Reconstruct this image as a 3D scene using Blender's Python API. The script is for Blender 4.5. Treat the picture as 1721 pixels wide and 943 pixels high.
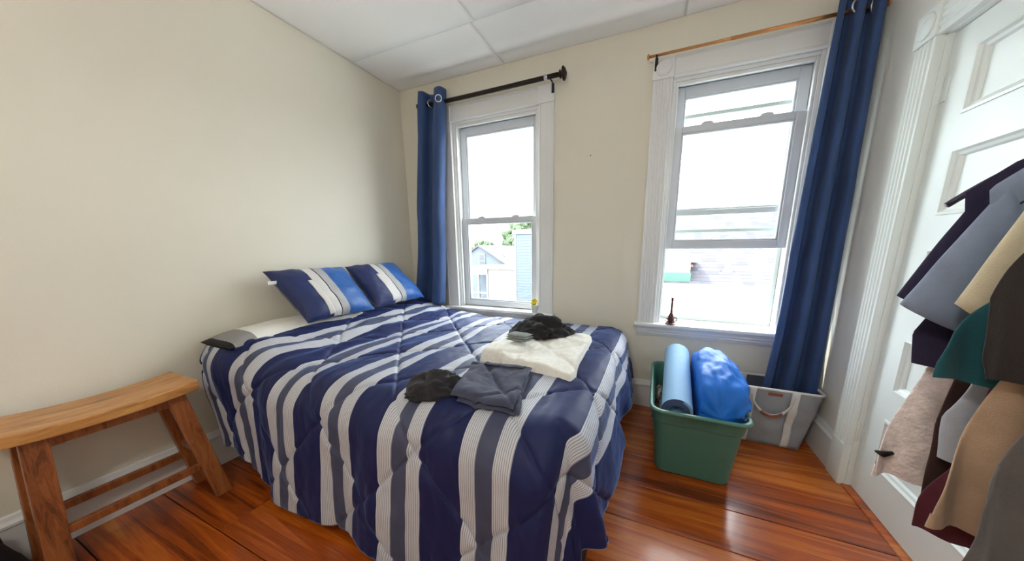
import bpy, bmesh, math, random
from mathutils import Vector, Matrix, noise

random.seed(7)
for o in list(bpy.data.objects):
    bpy.data.objects.remove(o)
scene = bpy.context.scene
COL = scene.collection
PI = math.pi

# ------------------------------------------------------------------ camera
FPX, CX, CY, IW, IH = 505.2, 888.88, 519.43, 1721.0, 943.0
CAM = Vector((2.2, -2.317, 1.184))
cam_data = bpy.data.cameras.new('camera')
cam = bpy.data.objects.new('camera', cam_data)
COL.objects.link(cam)
cam_data.sensor_fit = 'HORIZONTAL'
cam_data.sensor_width = 36.0
cam_data.lens = FPX / IW * 36.0
cam_data.shift_x = (IW / 2 - CX) / IW
cam_data.shift_y = (CY - IH / 2) / IW
cam_data.clip_start = 0.02
cam_data.clip_end = 300
r_ = Vector((0.9231186, 0.38448913, -0.00449122)).normalized()
d_ = Vector((0.07082885, -0.18150988, -0.98083507)).normalized()
f_ = r_.cross(d_).normalized()
cam.matrix_world = Matrix(((r_.x, -d_.x, -f_.x, CAM.x), (r_.y, -d_.y, -f_.y, CAM.y),
                           (r_.z, -d_.z, -f_.z, CAM.z), (0, 0, 0, 1)))
scene.camera = cam

# ------------------------------------------------------------------ sky, sun, exposure
world = bpy.data.worlds.new('hazy_sky')
scene.world = world
world.use_nodes = True
bgn = world.node_tree.nodes['Background']
bgn.inputs['Color'].default_value = (0.89, 0.955, 1.0, 1)
bgn.inputs['Strength'].default_value = 8.7

sun_d = bpy.data.lights.new('sun', 'SUN')
sun_d.energy = 5.0
sun_d.angle = math.radians(0.6)
sun_d.color = (1.0, 0.93, 0.82)
sun = bpy.data.objects.new('sun', sun_d)
COL.objects.link(sun)
sun_dir = Vector((0.50, -0.16, -0.85)).normalized()
sun.rotation_euler = sun_dir.to_track_quat('-Z', 'Y').to_euler()
sun.location = (-6, 4, 9)

vs = scene.view_settings
vs.view_transform = 'Standard'
vs.look = 'None'
vs.gamma = 1.0
vs.exposure = 0.60
vs.use_curve_mapping = False

# ------------------------------------------------------------------ colour + materials
def lin(c):
    if isinstance(c, str):
        c = tuple(int(c[i:i + 2], 16) / 255 for i in (0, 2, 4))
    return tuple((v / 12.92 if v <= 0.04045 else ((v + 0.055) / 1.055) ** 2.4) for v in c[:3]) + (1.0,)

class NT:
    def __init__(s, name):
        s.m = bpy.data.materials.new(name)
        s.m.use_nodes = True
        s.t = s.m.node_tree
        s.b = s.t.nodes['Principled BSDF']
        s.out = s.t.nodes['Material Output']
    def n(s, typ, **kw):
        nd = s.t.nodes.new(typ)
        for k, v in kw.items():
            setattr(nd, k, v)
        return nd
    def l(s, a, b):
        s.t.links.new(a, b)
    def math(s, op, a, b=None, clamp=False):
        nd = s.n('ShaderNodeMath', operation=op, use_clamp=clamp)
        for i, v in enumerate((a, b)):
            if v is None:
                continue
            if isinstance(v, (int, float)):
                nd.inputs[i].default_value = v
            else:
                s.l(v, nd.inputs[i])
        return nd.outputs[0]
    def mix(s, fac, a, b, mode='MIX'):
        nd = s.n('ShaderNodeMix', data_type='RGBA', blend_type=mode)
        for key, v in ((0, fac), (6, a), (7, b)):
            if isinstance(v, (int, float)):
                nd.inputs[key].default_value = v
            elif isinstance(v, tuple):
                nd.inputs[key].default_value = v
            else:
                s.l(v, nd.inputs[key])
        return nd.outputs[2]
    def noise(s, vec, scale, detail=3, rough=0.5, dist=0.0):
        nd = s.n('ShaderNodeTexNoise')
        nd.inputs['Scale'].default_value = scale
        nd.inputs['Detail'].default_value = detail
        nd.inputs['Roughness'].default_value = rough
        nd.inputs['Distortion'].default_value = dist
        if vec is not None:
            s.l(vec, nd.inputs['Vector'])
        return nd.outputs[0]
    def ramp(s, fac, stops, interp='LINEAR'):
        nd = s.n('ShaderNodeValToRGB')
        cr = nd.color_ramp
        cr.interpolation = interp
        while len(cr.elements) < len(stops):
            cr.elements.new(0.5)
        for e, (p, c) in zip(cr.elements, stops):
            e.position = p
            e.color = c
        s.l(fac, nd.inputs[0])
        return nd.outputs[0]
    def coord(s, kind='Object', scale=None, rot=None):
        tc = s.n('ShaderNodeTexCoord')
        v = tc.outputs[kind]
        if scale or rot:
            mp = s.n('ShaderNodeMapping')
            if scale:
                mp.inputs['Scale'].default_value = scale
            if rot:
                mp.inputs['Rotation'].default_value = rot
            s.l(v, mp.inputs['Vector'])
            v = mp.outputs[0]
        return v
    def bump(s, h, strength=0.3, dist=0.01):
        nd = s.n('ShaderNodeBump')
        nd.inputs['Strength'].default_value = strength
        nd.inputs['Distance'].default_value = dist
        s.l(h, nd.inputs['Height'])
        s.l(nd.outputs[0], s.b.inputs['Normal'])

def M(name, col, rough=0.6, var=0.06, vscale=6.0, bump=0.0, bscale=200.0, metal=0.0, spec=0.5, sheen=0.0,
      stretch=None, coat=0.0, sub=0.0):
    """one paint / cloth / plastic: base colour with slight mottling and fine relief"""
    t = NT(name)
    c = lin(col)
    v = t.coord('Object', stretch)
    nz = t.noise(v, vscale, 4)
    dark = tuple(x * (1 - var) for x in c[:3]) + (1,)
    lite = tuple(min(1, x * (1 + var)) for x in c[:3]) + (1,)
    t.l(t.ramp(nz, [(0.3, dark), (0.7, lite)]), t.b.inputs['Base Color'])
    t.b.inputs['Roughness'].default_value = rough
    t.b.inputs['Metallic'].default_value = metal
    t.b.inputs['Specular IOR Level'].default_value = spec
    t.b.inputs['Coat Weight'].default_value = coat
    if sheen:
        t.b.inputs['Sheen Weight'].default_value = sheen
        t.b.inputs['Sheen Roughness'].default_value = 0.4
    if bump:
        t.bump(t.noise(t.coord('Object'), bscale, 3), bump, 0.004)
    return t.m

def wood_mat(name, dark, mid, light, axis_scale, rough=0.35, coat=0.3, rnd=True, ring=6.0):
    t = NT(name)
    v = t.coord('Object', axis_scale)
    if rnd:
        oi = t.n('ShaderNodeObjectInfo')
        mul = t.math('MULTIPLY', oi.outputs['Random'], 37.0)
        cb = t.n('ShaderNodeCombineXYZ')
        t.l(mul, cb.inputs[0]); t.l(mul, cb.inputs[1]); t.l(mul, cb.inputs[2])
        ad = t.n('ShaderNodeVectorMath', operation='ADD')
        t.l(v, ad.inputs[0]); t.l(cb.outputs[0], ad.inputs[1])
        v = ad.outputs[0]
    big = t.noise(v, ring, 2, 0.5, 0.6)
    w = t.math('FRACT', t.math('MULTIPLY', big, 7.0))
    w = t.math('ABSOLUTE', t.math('SUBTRACT', w, 0.5))
    fine = t.noise(v, ring * 11, 4, 0.65)
    f = t.math('ADD', t.math('MULTIPLY', w, 0.30), t.math('MULTIPLY', fine, 0.40))
    f = t.math('ADD', f, t.math('ADD', 0.22, t.math('MULTIPLY', t.math('SUBTRACT', big, 0.5), 1.1)))
    if rnd:
        f = t.math('ADD', f, t.math('MULTIPLY', t.math('SUBTRACT', oi.outputs['Random'], 0.5), 0.22))
    t.l(t.ramp(f, [(0.12, lin(dark)), (0.5, lin(mid)), (0.85, lin(light))]), t.b.inputs['Base Color'])
    t.b.inputs['Roughness'].default_value = rough
    t.b.inputs['Coat Weight'].default_value = coat
    t.b.inputs['Coat Roughness'].default_value = 0.12
    t.bump(fine, 0.05, 0.003)
    return t.m

MAT = {}
MAT['wall'] = M('cream_wall_paint', 'E4DFD0', 0.75, 0.02, 2.0, 0.12, 60)
MAT['wall_r'] = M('pale_wall_paint', 'EFEFE8', 0.7, 0.02, 2.0, 0.1, 60)
MAT['ceil'] = M('ceiling_white', 'F8F9F7', 0.8, 0.015, 2.0, 0.08, 40)
MAT['trim'] = M('white_trim_gloss', 'E4E6E6', 0.35, 0.02, 4.0, 0.04, 30)
MAT['vinyl'] = M('white_vinyl_sash', 'D3D8DE', 0.35, 0.02, 4.0)
MAT['storm'] = M('pale_green_grey_storm_frame', 'A9B3AE', 0.45, 0.04, 4.0)
MAT['door'] = M('white_door_paint', 'EEF5F2', 0.35, 0.02, 3.0, 0.05, 25)
MAT['floor'] = wood_mat('orange_pine_floor', '571B05', 'B3520F', 'D58430', (0.35, 7.0, 7.0), 0.30, 0.5, ring=3.0)
MAT['gap'] = M('dark_floor_gap', '2A1206', 0.9)
MAT['bench'] = wood_mat('honey_stool_seat', '8A5626', 'BC8347', 'D09B5C', (7.0, 0.9, 7.0), 0.4, 0.2)
MAT['benchleg'] = wood_mat('reddish_stool_leg', '5A2C16', '96572E', 'AB6E3E', (8.0, 8.0, 1.0), 0.42, 0.2)
MAT['bronze'] = M('dark_bronze_rod', '2B2522', 0.4, 0.1, 20, metal=0.6)
MAT['gold'] = M('copper_gold_rod', 'C8905E', 0.3, 0.08, 20, metal=0.8)
MAT['blackmetal'] = M('black_bracket', '151515', 0.5)
MAT['chrome'] = M('silver_grommet', 'C9CDD2', 0.25, 0.03, 20, metal=0.9)
MAT['green'] = M('green_tub_plastic', '4A7B6D', 0.38, 0.03, 8, 0.05, 120)
MAT['mat_blue'] = M('light_blue_foam', '8DB6DA', 0.7, 0.03, 30, 0.1, 300)
MAT['mat_in'] = M('navy_foam_inside', '4C5C86', 0.75, 0.05, 30, 0.1, 300)
MAT['sack'] = M('bright_blue_nylon', '1F6FD0', 0.5, 0.10, 14, 0.12, 90, spec=0.3)
MAT['tote'] = M('grey_tote_canvas', '9AA0A6', 0.85, 0.08, 14, 0.25, 400)
MAT['tote_w'] = M('white_tote_webbing', 'D9DAD8', 0.8, 0.04, 30, 0.2, 500)
MAT['tote_in'] = M('slate_tote_lining', '565D6B', 0.9, 0.05, 14)
MAT['leather'] = M('brown_leather_label', '8A4A30', 0.55, 0.1, 30)
MAT['black_cloth'] = M('black_cotton', '1E1C20', 0.9, 0.25, 25, 0.3, 500, sheen=0.15)
MAT['black_cloth2'] = M('faded_black_jersey', '27252B', 0.9, 0.25, 25, 0.3, 500, sheen=0.15)
MAT['slate_cloth'] = M('slate_navy_twill', '3E4257', 0.85, 0.12, 20, 0.25, 600, sheen=0.1)
MAT['grey_cloth'] = M('grey_terry', '8A918F', 0.95, 0.12, 60, 0.6, 300)
MAT['towel'] = M('cream_terry', 'ECEAE2', 0.95, 0.05, 60, 0.8, 260)
MAT['sheet'] = M('white_cotton', 'E6E4DC', 0.9, 0.02, 20, 0.15, 300)
MAT['pill_grey'] = M('grey_pillow_band', '8D8A88', 0.9, 0.05, 20, 0.15, 300)
MAT['bedbase'] = M('black_bed_base', '131317', 0.9, 0.1, 20)
MAT['navy_p'] = M('dark_navy_satin', '14265A', 0.5, 0.12, 14, 0.1, 300, sheen=0.15)
MAT['blue_p'] = M('royal_blue_satin', '1C5AA4', 0.45, 0.10, 14, 0.1, 300, sheen=0.15)
MAT['white_p'] = M('silver_white_band', 'CFCBC8', 0.6, 0.04, 14, 0.1, 300)
MAT['grey_p'] = M('light_grey_band', 'A9A7AA', 0.6, 0.04, 14, 0.1, 300)
MAT['pot'] = M('white_pot_glaze', 'D5D6D2', 0.3, 0.02, 20)
MAT['yellow'] = M('yellow_petal', 'E3C80A', 0.6, 0.05, 50)
MAT['leafg'] = M('small_green_leaf', '5D7A34', 0.6, 0.1, 50)
MAT['fig'] = M('dark_copper_figurine', '5A3A36', 0.35, 0.2, 60, metal=0.6)
MAT['bag'] = M('black_bag_nylon', '161618', 0.7, 0.2, 20, 0.2, 300)
MAT['buckle'] = M('grey_buckle', '7D7F82', 0.5)
MAT['wirehanger'] = M('dark_plum_hanger', '3A3348', 0.4, 0.1, 20)
MAT['steel'] = M('steel_rack_tube', '9A9DA0', 0.3, 0.04, 20, metal=0.9)
MAT['tagw'] = M('white_tag', 'E8E8E8', 0.8)

def curtain_mat():
    t = NT('navy_curtain_cloth')
    v = t.coord('Object')
    c = t.ramp(t.noise(v, 6, 3), [(0.3, lin('36507F')), (0.7, lin('3E5A90'))])
    t.l(c, t.b.inputs['Base Color'])
    t.b.inputs['Roughness'].default_value = 0.75
    t.b.inputs['Sheen Weight'].default_value = 0.2
    t.bump(t.noise(v, 500, 2), 0.12, 0.002)
    tr = t.n('ShaderNodeBsdfTranslucent')
    tr.inputs['Color'].default_value = lin('35609A')
    mx = t.n('ShaderNodeMixShader')
    mx.inputs[0].default_value = 0.22
    t.l(t.b.outputs[0], mx.inputs[1]); t.l(tr.outputs[0], mx.inputs[2])
    t.l(mx.outputs[0], t.out.inputs['Surface'])
    return t.m
MAT['curtain'] = curtain_mat()

def glass_mat():
    t = NT('window_glass')
    tr = t.n('ShaderNodeBsdfTransparent')
    tr.inputs['Color'].default_value = (0.97, 0.985, 0.98, 1)
    gl = t.n('ShaderNodeBsdfGlossy')
    gl.inputs['Roughness'].default_value = 0.02
    mx = t.n('ShaderNodeMixShader')
    mx.inputs[0].default_value = 0.05
    t.l(tr.outputs[0], mx.inputs[1]); t.l(gl.outputs[0], mx.inputs[2])
    t.l(mx.outputs[0], t.out.inputs['Surface'])
    t.t.nodes.remove(t.b)
    return t.m
MAT['glass'] = glass_mat()

PERIOD, SHIFT = 0.348, 0.078
def comforter_mat():
    t = NT('striped_comforter_satin')
    uv = t.n('ShaderNodeUVMap'); uv.uv_map = 'cloth'
    sp = t.n('ShaderNodeSeparateXYZ'); t.l(uv.outputs[0], sp.inputs[0])
    u = sp.outputs[0]
    ph = t.math('FRACT', t.math('DIVIDE', t.math('ADD', u, SHIFT), PERIOD))
    W, S, N = lin('C9CBD2'), lin('474C64'), lin('17204F')
    base = t.ramp(ph, [(0.0, W), (0.174, S), (0.348, W), (0.522, N)], 'CONSTANT')
    white = t.ramp(ph, [(0.0, (1, 1, 1, 1)), (0.174, (0, 0, 0, 1)), (0.348, (1, 1, 1, 1)), (0.522, (0, 0, 0, 1))], 'CONSTANT')
    pin = t.math('FRACT', t.math('MULTIPLY', ph, 8 / 0.174))
    pin = t.math('GREATER_THAN', pin, 0.68)
    pf = t.math('MULTIPLY', t.math('MULTIPLY', pin, white), 0.62)
    c = t.mix(pf, base, lin('4A4E5C'))
    mott = t.noise(t.coord('Object'), 9, 4)
    c = t.mix(0.18, c, t.ramp(mott, [(0.25, (0.1, 0.1, 0.12, 1)), (0.75, (0.9, 0.9, 0.95, 1))]), 'SOFT_LIGHT')
    t.l(c, t.b.inputs['Base Color'])
    t.b.inputs['Roughness'].default_value = 0.58
    t.b.inputs['Specular IOR Level'].default_value = 0.3
    t.b.inputs['Sheen Weight'].default_value = 0.5
    t.b.inputs['Sheen Roughness'].default_value = 0.3
    t.b.inputs['Sheen Tint'].default_value = (0.30, 0.48, 1.0, 1)
    t.bump(t.noise(t.coord('Object'), 28, 3), 0.10, 0.01)
    return t.m
MAT['comforter'] = comforter_mat()

# outside
MAT['shingle'] = None
def course_mat(name, a, b, step, axis, rough=0.85):
    """far roofing / siding: thin courses too small to pick apart"""
    t = NT(name)
    sp = t.n('ShaderNodeSeparateXYZ'); t.l(t.coord('Object'), sp.inputs[0])
    row = t.math('DIVIDE', sp.outputs[axis], step)
    fr = t.math('FRACT', row)
    line = t.math('LESS_THAN', fr, 0.16)
    cb = t.n('ShaderNodeCombineXYZ')
    t.l(t.math('MULTIPLY', sp.outputs[0], 4.5), cb.inputs[0]); t.l(t.math('FLOOR', row), cb.inputs[1])
    wn = t.n('ShaderNodeTexWhiteNoise', noise_dimensions='2D')
    fl = t.n('ShaderNodeVectorMath', operation='FLOOR'); t.l(cb.outputs[0], fl.inputs[0])
    t.l(fl.outputs[0], wn.inputs[0])
    c = t.ramp(wn.outputs[0], [(0.0, lin(a)), (1.0, lin(b))])
    c = t.mix(t.math('MULTIPLY', line, 0.4), c, (0.0, 0.0, 0.0, 1))
    t.l(c, t.b.inputs['Base Color'])
    t.b.inputs['Roughness'].default_value = rough
    return t.m
MAT['shingle'] = course_mat('grey_roof_shingles', '36363C', '4A4850', 0.14, 1)
MAT['shingle_far'] = course_mat('far_roof_shingles', '47474C', '505054', 0.2, 1)
MAT['siding_blue'] = course_mat('blue_clapboard', '565F68', '58616A', 0.16, 2)
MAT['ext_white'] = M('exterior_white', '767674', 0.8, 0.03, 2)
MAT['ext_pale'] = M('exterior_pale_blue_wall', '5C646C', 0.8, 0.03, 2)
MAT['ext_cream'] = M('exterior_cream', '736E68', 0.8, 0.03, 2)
MAT['ext_green'] = M('exterior_mint', '3C6852', 0.8, 0.03, 2)
MAT['ext_dark'] = M('exterior_dark_glass', '3A4148', 0.3, 0.03, 2)
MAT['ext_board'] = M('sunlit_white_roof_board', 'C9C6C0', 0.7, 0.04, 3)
MAT['brick'] = M('rusty_red_panel', '7A4B3A', 0.8, 0.06, 3)
MAT['leaf'] = M('tree_foliage', '4C5C42', 0.8, 0.3, 3)
MAT['bark'] = M('tree_bark', '4A3E34', 0.9, 0.2, 5)
MAT['ground'] = M('street_asphalt', '4A4A4A', 0.9, 0.1, 0.5)

# ------------------------------------------------------------------ mesh helpers
ORG = {}
def thing(name, loc, label=None, cat=None, group=None, kind=None, parent=None):
    o = bpy.data.objects.new(name, None)
    o.empty_display_size = 0.05
    COL.objects.link(o)
    o.location = Vector(loc)
    ORG[o] = Vector(loc)
    props(o, label, cat, group, kind)
    return o
def props(o, label=None, cat=None, group=None, kind=None):
    if label: o['label'] = label
    if cat: o['category'] = cat
    if group: o['group'] = group
    if kind: o['kind'] = kind
    return o

class MB:
    def __init__(s):
        s.v, s.f, s.uv, s.mi = [], [], None, None
    def add(s, vs_, fs_):
        b = len(s.v)
        s.v += [tuple(p) for p in vs_]
        s.f += [tuple(i + b for i in f) for f in fs_]
        return s
    def box(s, x0, x1, y0, y1, z0, z1):
        return s.add([(x0, y0, z0), (x1, y0, z0), (x1, y1, z0), (x0, y1, z0),
                      (x0, y0, z1), (x1, y0, z1), (x1, y1, z1), (x0, y1, z1)],
                     [(0, 3, 2, 1), (4, 5, 6, 7), (0, 1, 5, 4), (1, 2, 6, 5), (2, 3, 7, 6), (3, 0, 4, 7)])
    def hexa(s, p):  # 8 points bottom 4 (ccw) top 4
        return s.add(p, [(0, 3, 2, 1), (4, 5, 6, 7), (0, 1, 5, 4), (1, 2, 6, 5), (2, 3, 7, 6), (3, 0, 4, 7)])
    def loft(s, rings, cap0=True, cap1=True, closed=True):
        b = len(s.v); n = len(rings[0])
        for r in rings:
            s.v += [tuple(p) for p in r]
        for i in range(len(rings) - 1):
            for j in range(n if closed else n - 1):
                k = (j + 1) % n
                s.f.append((b + i * n + j, b + i * n + k, b + (i + 1) * n + k, b + (i + 1) * n + j))
        if cap0: s.f.append(tuple(b + j for j in reversed(range(n))))
        if cap1: s.f.append(tuple(b + (len(rings) - 1) * n + j for j in range(n)))
        return s
    def tube(s, pts, r, n=10, cap=True):
        pts = [Vector(p) for p in pts]
        rings = []
        for i, p in enumerate(pts):
            t = (pts[min(i + 1, len(pts) - 1)] - pts[max(i - 1, 0)]).normalized()
            a = Vector((0, 0, 1)) if abs(t.z) < 0.9 else Vector((1, 0, 0))
            x = t.cross(a).normalized(); y = t.cross(x).normalized()
            rr = r[i] if isinstance(r, (list, tuple)) else r
            rings.append([p + (x * math.cos(2 * PI * k / n) + y * math.sin(2 * PI * k / n)) * rr for k in range(n)])
        return s.loft(rings, cap, cap)
    def lathe(s, base, prof, axis=(0, 0, 1), n=20):
        """prof: list of (radius, height along axis)"""
        ax = Vector(axis).normalized()
        a = Vector((0, 0, 1)) if abs(ax.z) < 0.9 else Vector((1, 0, 0))
        x = ax.cross(a).normalized(); y = ax.cross(x).normalized()
        base = Vector(base)
        rings = [[base + ax * h + (x * math.cos(2 * PI * k / n) + y * math.sin(2 * PI * k / n)) * r for k in range(n)] for r, h in prof]
        return s.loft(rings)
    def torus(s, c, R, r, axis=(0, 1, 0), n=24, m=8):
        ax = Vector(axis).normalized()
        a = Vector((0, 0, 1)) if abs(ax.z) < 0.9 else Vector((1, 0, 0))
        x = ax.cross(a).normalized(); y = ax.cross(x).normalized()
        c = Vector(c); b = len(s.v)
        for i in range(n):
            d = x * math.cos(2 * PI * i / n) + y * math.sin(2 * PI * i / n)
            for j in range(m):
                s.v.append(tuple(c + d * (R + r * math.cos(2 * PI * j / m)) + ax * r * math.sin(2 * PI * j / m)))
        for i in range(n):
            for j in range(m):
                i2, j2 = (i + 1) % n, (j + 1) % m
                s.f.append((b + i * m + j, b + i2 * m + j, b + i2 * m + j2, b + i * m + j2))
        return s
    def prism(s, poly, vec):
        vec = Vector(vec)
        return s.loft([[Vector(p) for p in poly], [Vector(p) + vec for p in poly]])
    def grid(s, fn, nu, nv, uvfn=None):
        b = len(s.v)
        for i in range(nu + 1):
            for j in range(nv + 1):
                s.v.append(tuple(fn(i / nu, j / nv)))
        for i in range(nu):
            for j in range(nv):
                a = b + i * (nv + 1) + j
                s.f.append((a, a + nv + 1, a + nv + 2, a + 1))
        return s
    def build(s, name, mat, parent=None, smooth=False, bevel=0.0, seg=2, solid=0.0, subsurf=0, label=None, cat=None, group=None, kind=None):
        org = ORG.get(parent, Vector((0, 0, 0))) if parent is not None else None
        if org is None:
            xs = [p[0] for p in s.v]; ys = [p[1] for p in s.v]; zs = [p[2] for p in s.v]
            org = Vector(((min(xs) + max(xs)) / 2, (min(ys) + max(ys)) / 2, min(zs)))
        me = bpy.data.meshes.new(name)
        me.from_pydata([(p[0] - org.x, p[1] - org.y, p[2] - org.z) for p in s.v], [], s.f)
        me.validate()
        bm = bmesh.new(); bm.from_mesh(me)
        bmesh.ops.recalc_face_normals(bm, faces=bm.faces)
        bm.to_mesh(me); bm.free()
        mats = mat if isinstance(mat, (list, tuple)) else [mat]
        for m in mats:
            me.materials.append(MAT[m] if isinstance(m, str) else m)
        if s.mi:
            for p, k in zip(me.polygons, s.mi): p.material_index = k
        if smooth:
            for p in me.polygons: p.use_smooth = True
        o = bpy.data.objects.new(name, me)
        COL.objects.link(o)
        if parent is not None:
            o.parent = parent
            ORG[o] = org
        else:
            o.location = org
            ORG[o] = org
        if bevel:
            md = o.modifiers.new('bevel', 'BEVEL'); md.width = bevel; md.segments = seg; md.limit_method = 'ANGLE'; md.angle_limit = 0.6
            md.harden_normals = False
        if solid:
            md = o.modifiers.new('solid', 'SOLIDIFY'); md.thickness = solid; md.offset = 0
        if subsurf:
            md = o.modifiers.new('sub', 'SUBSURF'); md.levels = subsurf; md.render_levels = subsurf
        props(o, label, cat, group, kind)
        return o

def rrect(cx, cy, hx, hy, r, z, n=5):
    pts = []
    for (sx, sy, a0) in ((1, 1, 0), (-1, 1, PI / 2), (-1, -1, PI), (1, -1, 1.5 * PI)):
        for k in range(n + 1):
            a = a0 + PI / 2 * k / n
            pts.append((cx + sx * (hx - r) + r * math.cos(a), cy + sy * (hy - r) + r * math.sin(a), z))
    return pts
def nz(x, y, z=0.0):
    return noise.noise(Vector((x, y, z)))
def fbm(x, y, z=0.0, o=4):
    s, a = 0.0, 1.0
    for i in range(o):
        s += a * noise.noise(Vector((x, y, z)))
        x, y, z, a = x * 2.03 + 5.1, y * 2.03 + 1.7, z * 2.03 + 3.3, a * 0.5
    return s
def sstep(a, b, x):
    t = max(0.0, min(1.0, (x - a) / (b - a)))
    return t * t * (3 - 2 * t)

# ------------------------------------------------------------------ room shell
XR, YB, ZC = 3.165, -3.75, 2.56     # right wall, back wall, ceiling
fl = MB().box(-0.15, 3.45, YB - 0.1, 0.15, -0.16, -0.022).build('floor', 'gap', kind='structure')
ORG[fl] = fl.location.copy()
ys = [0.0, -0.165, -0.40, -0.64, -0.876, -1.10, -1.345, -1.58, -1.83, -2.08, -2.31, -2.56, -2.80, -3.05, -3.30, -3.52, YB]
joint = {2: [2.45], 4: [1.1], 5: [2.75], 7: [0.55, 2.6], 9: [1.4], 10: [0.9]}
for i in range(len(ys) - 1):
    xs = [0.0] + joint.get(i, []) + [XR + 0.06]
    for a, b in zip(xs[:-1], xs[1:]):
        g = 0.0018
        MB().box(a + g, b - g, ys[i + 1] + g, ys[i] - g, -0.022, 0.0).build('plank', 'floor', fl, bevel=0.0016, seg=1)

W1 = (0.54, 1.327, 0.67, 2.228)
W2 = (2.222, 2.965, 0.66, 2.228)
mb = MB()
for (a, b, c, d) in ((-0.15, W1[0], -0.16, ZC + 0.1), (W1[1], W2[0], -0.16, ZC + 0.1), (W2[1], 3.45, -0.16, ZC + 0.1),
                     (W1[0], W1[1], -0.16, W1[2] - 0.02), (W1[0], W1[1], W1[3], ZC + 0.1),
                     (W2[0], W2[1], -0.16, W2[2] - 0.02), (W2[0], W2[1], W2[3], ZC + 0.1)):
    mb.box(a, b, 0.0, 0.16, c, d)
mb.build('wall_far', 'wall', kind='structure')
MB().box(-0.15, 0.0, YB - 0.1, 0.0, -0.16, ZC + 0.1).build('wall_left', 'wall', kind='structure')
DY0, DY1, DZ = -0.475, -1.29, 1.985      # door opening
mb = MB()
mb.box(XR, 3.35, DY0, 0.0, -0.16, ZC + 0.1)
mb.box(XR, 3.35, YB - 0.1, DY1, -0.16, ZC + 0.1)
mb.box(XR, 3.35, DY1, DY0, DZ, ZC + 0.1)
mb.build('wall_right', 'wall_r', kind='structure')
MB().box(-0.15, 3.35, YB - 0.1, YB, -0.16, ZC + 0.1).build('wall_near', 'wall', kind='structure')

# ceiling: boards with fine open joints and a sagging joint strip by the window wall
ce = MB().box(-0.15, 3.35, YB - 0.1, 0.16, ZC + 0.012, ZC + 0.12).build('ceiling', 'ceil', kind='structure')
cy_ = [0.0, -0.46, -1.70, -2.9, YB]
cx_ = [[0.0, 1.04, 2.26, XR], [0.0, 1.07, 2.27, XR], [0.0, 1.6, XR], [0.0, 1.07, XR]]
for i in range(4):
    for a, b in zip(cx_[i][:-1], cx_[i][1:]):
        g = 0.0006
        y0, y1 = cy_[i] - (g if i else 0), cy_[i + 1] + g
        def cf(u, v, a=a, b=b, y0=y0, y1=y1):
            x = a + g + (b - a - 2 * g) * u
            y = y0 + (y1 - y0) * v
            sag = 0.030 * math.exp(-((y + 0.175) / 0.045) ** 2) * (0.45 + 0.55 * sstep(0.1, 0.5, x)) * (0.6 + 0.5 * nz(x * 1.1, 3.0))
            sag += 0.004 * nz(x * 1.3, y * 1.3, 7)
            e = min(x - a, b - x, y0 - y if i else 1, y - y1)
            return (x, y, ZC - sag * sstep(0, 0.04, e if i else min(x - a + 0.02, b - x + 0.02)))
        n = MB(); n.grid(cf, 40, 48 if i == 0 else 20)
        n.build('ceiling_board', 'ceil', ce, smooth=True, solid=0.008)

# baseboards (tall board + moulded cap)
def baseboard(name, p0, p1, nrm, h=0.205, t=0.022):
    p0, p1, nrm = Vector(p0), Vector(p1), Vector(nrm)
    prof = [(0, 0), (t, 0), (t, h - 0.045), (t * 1.25, h - 0.04), (t * 1.25, h - 0.03), (t * 0.8, h - 0.018), (t * 0.55, h - 0.004), (t * 0.3, h), (0, h)]
    r0 = [p0 + nrm * a + Vector((0, 0, b)) for a, b in prof]
    r1 = [p1 + nrm * a + Vector((0, 0, b)) for a, b in prof]
    return MB().loft([r0, r1]).build(name, 'trim', kind='structure')
baseboard('baseboard_left', (0, YB, 0), (0, 0, 0), (1, 0, 0))
baseboard('baseboard_far', (0.03, 0, 0), (XR, 0, 0), (0, -1, 0))
baseboard('baseboard_right', (XR, -0.03, 0), (XR, -0.365, 0), (-1, 0, 0))
baseboard('baseboard_right', (XR, -1.40, 0), (XR, YB, 0), (-1, 0, 0))

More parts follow.
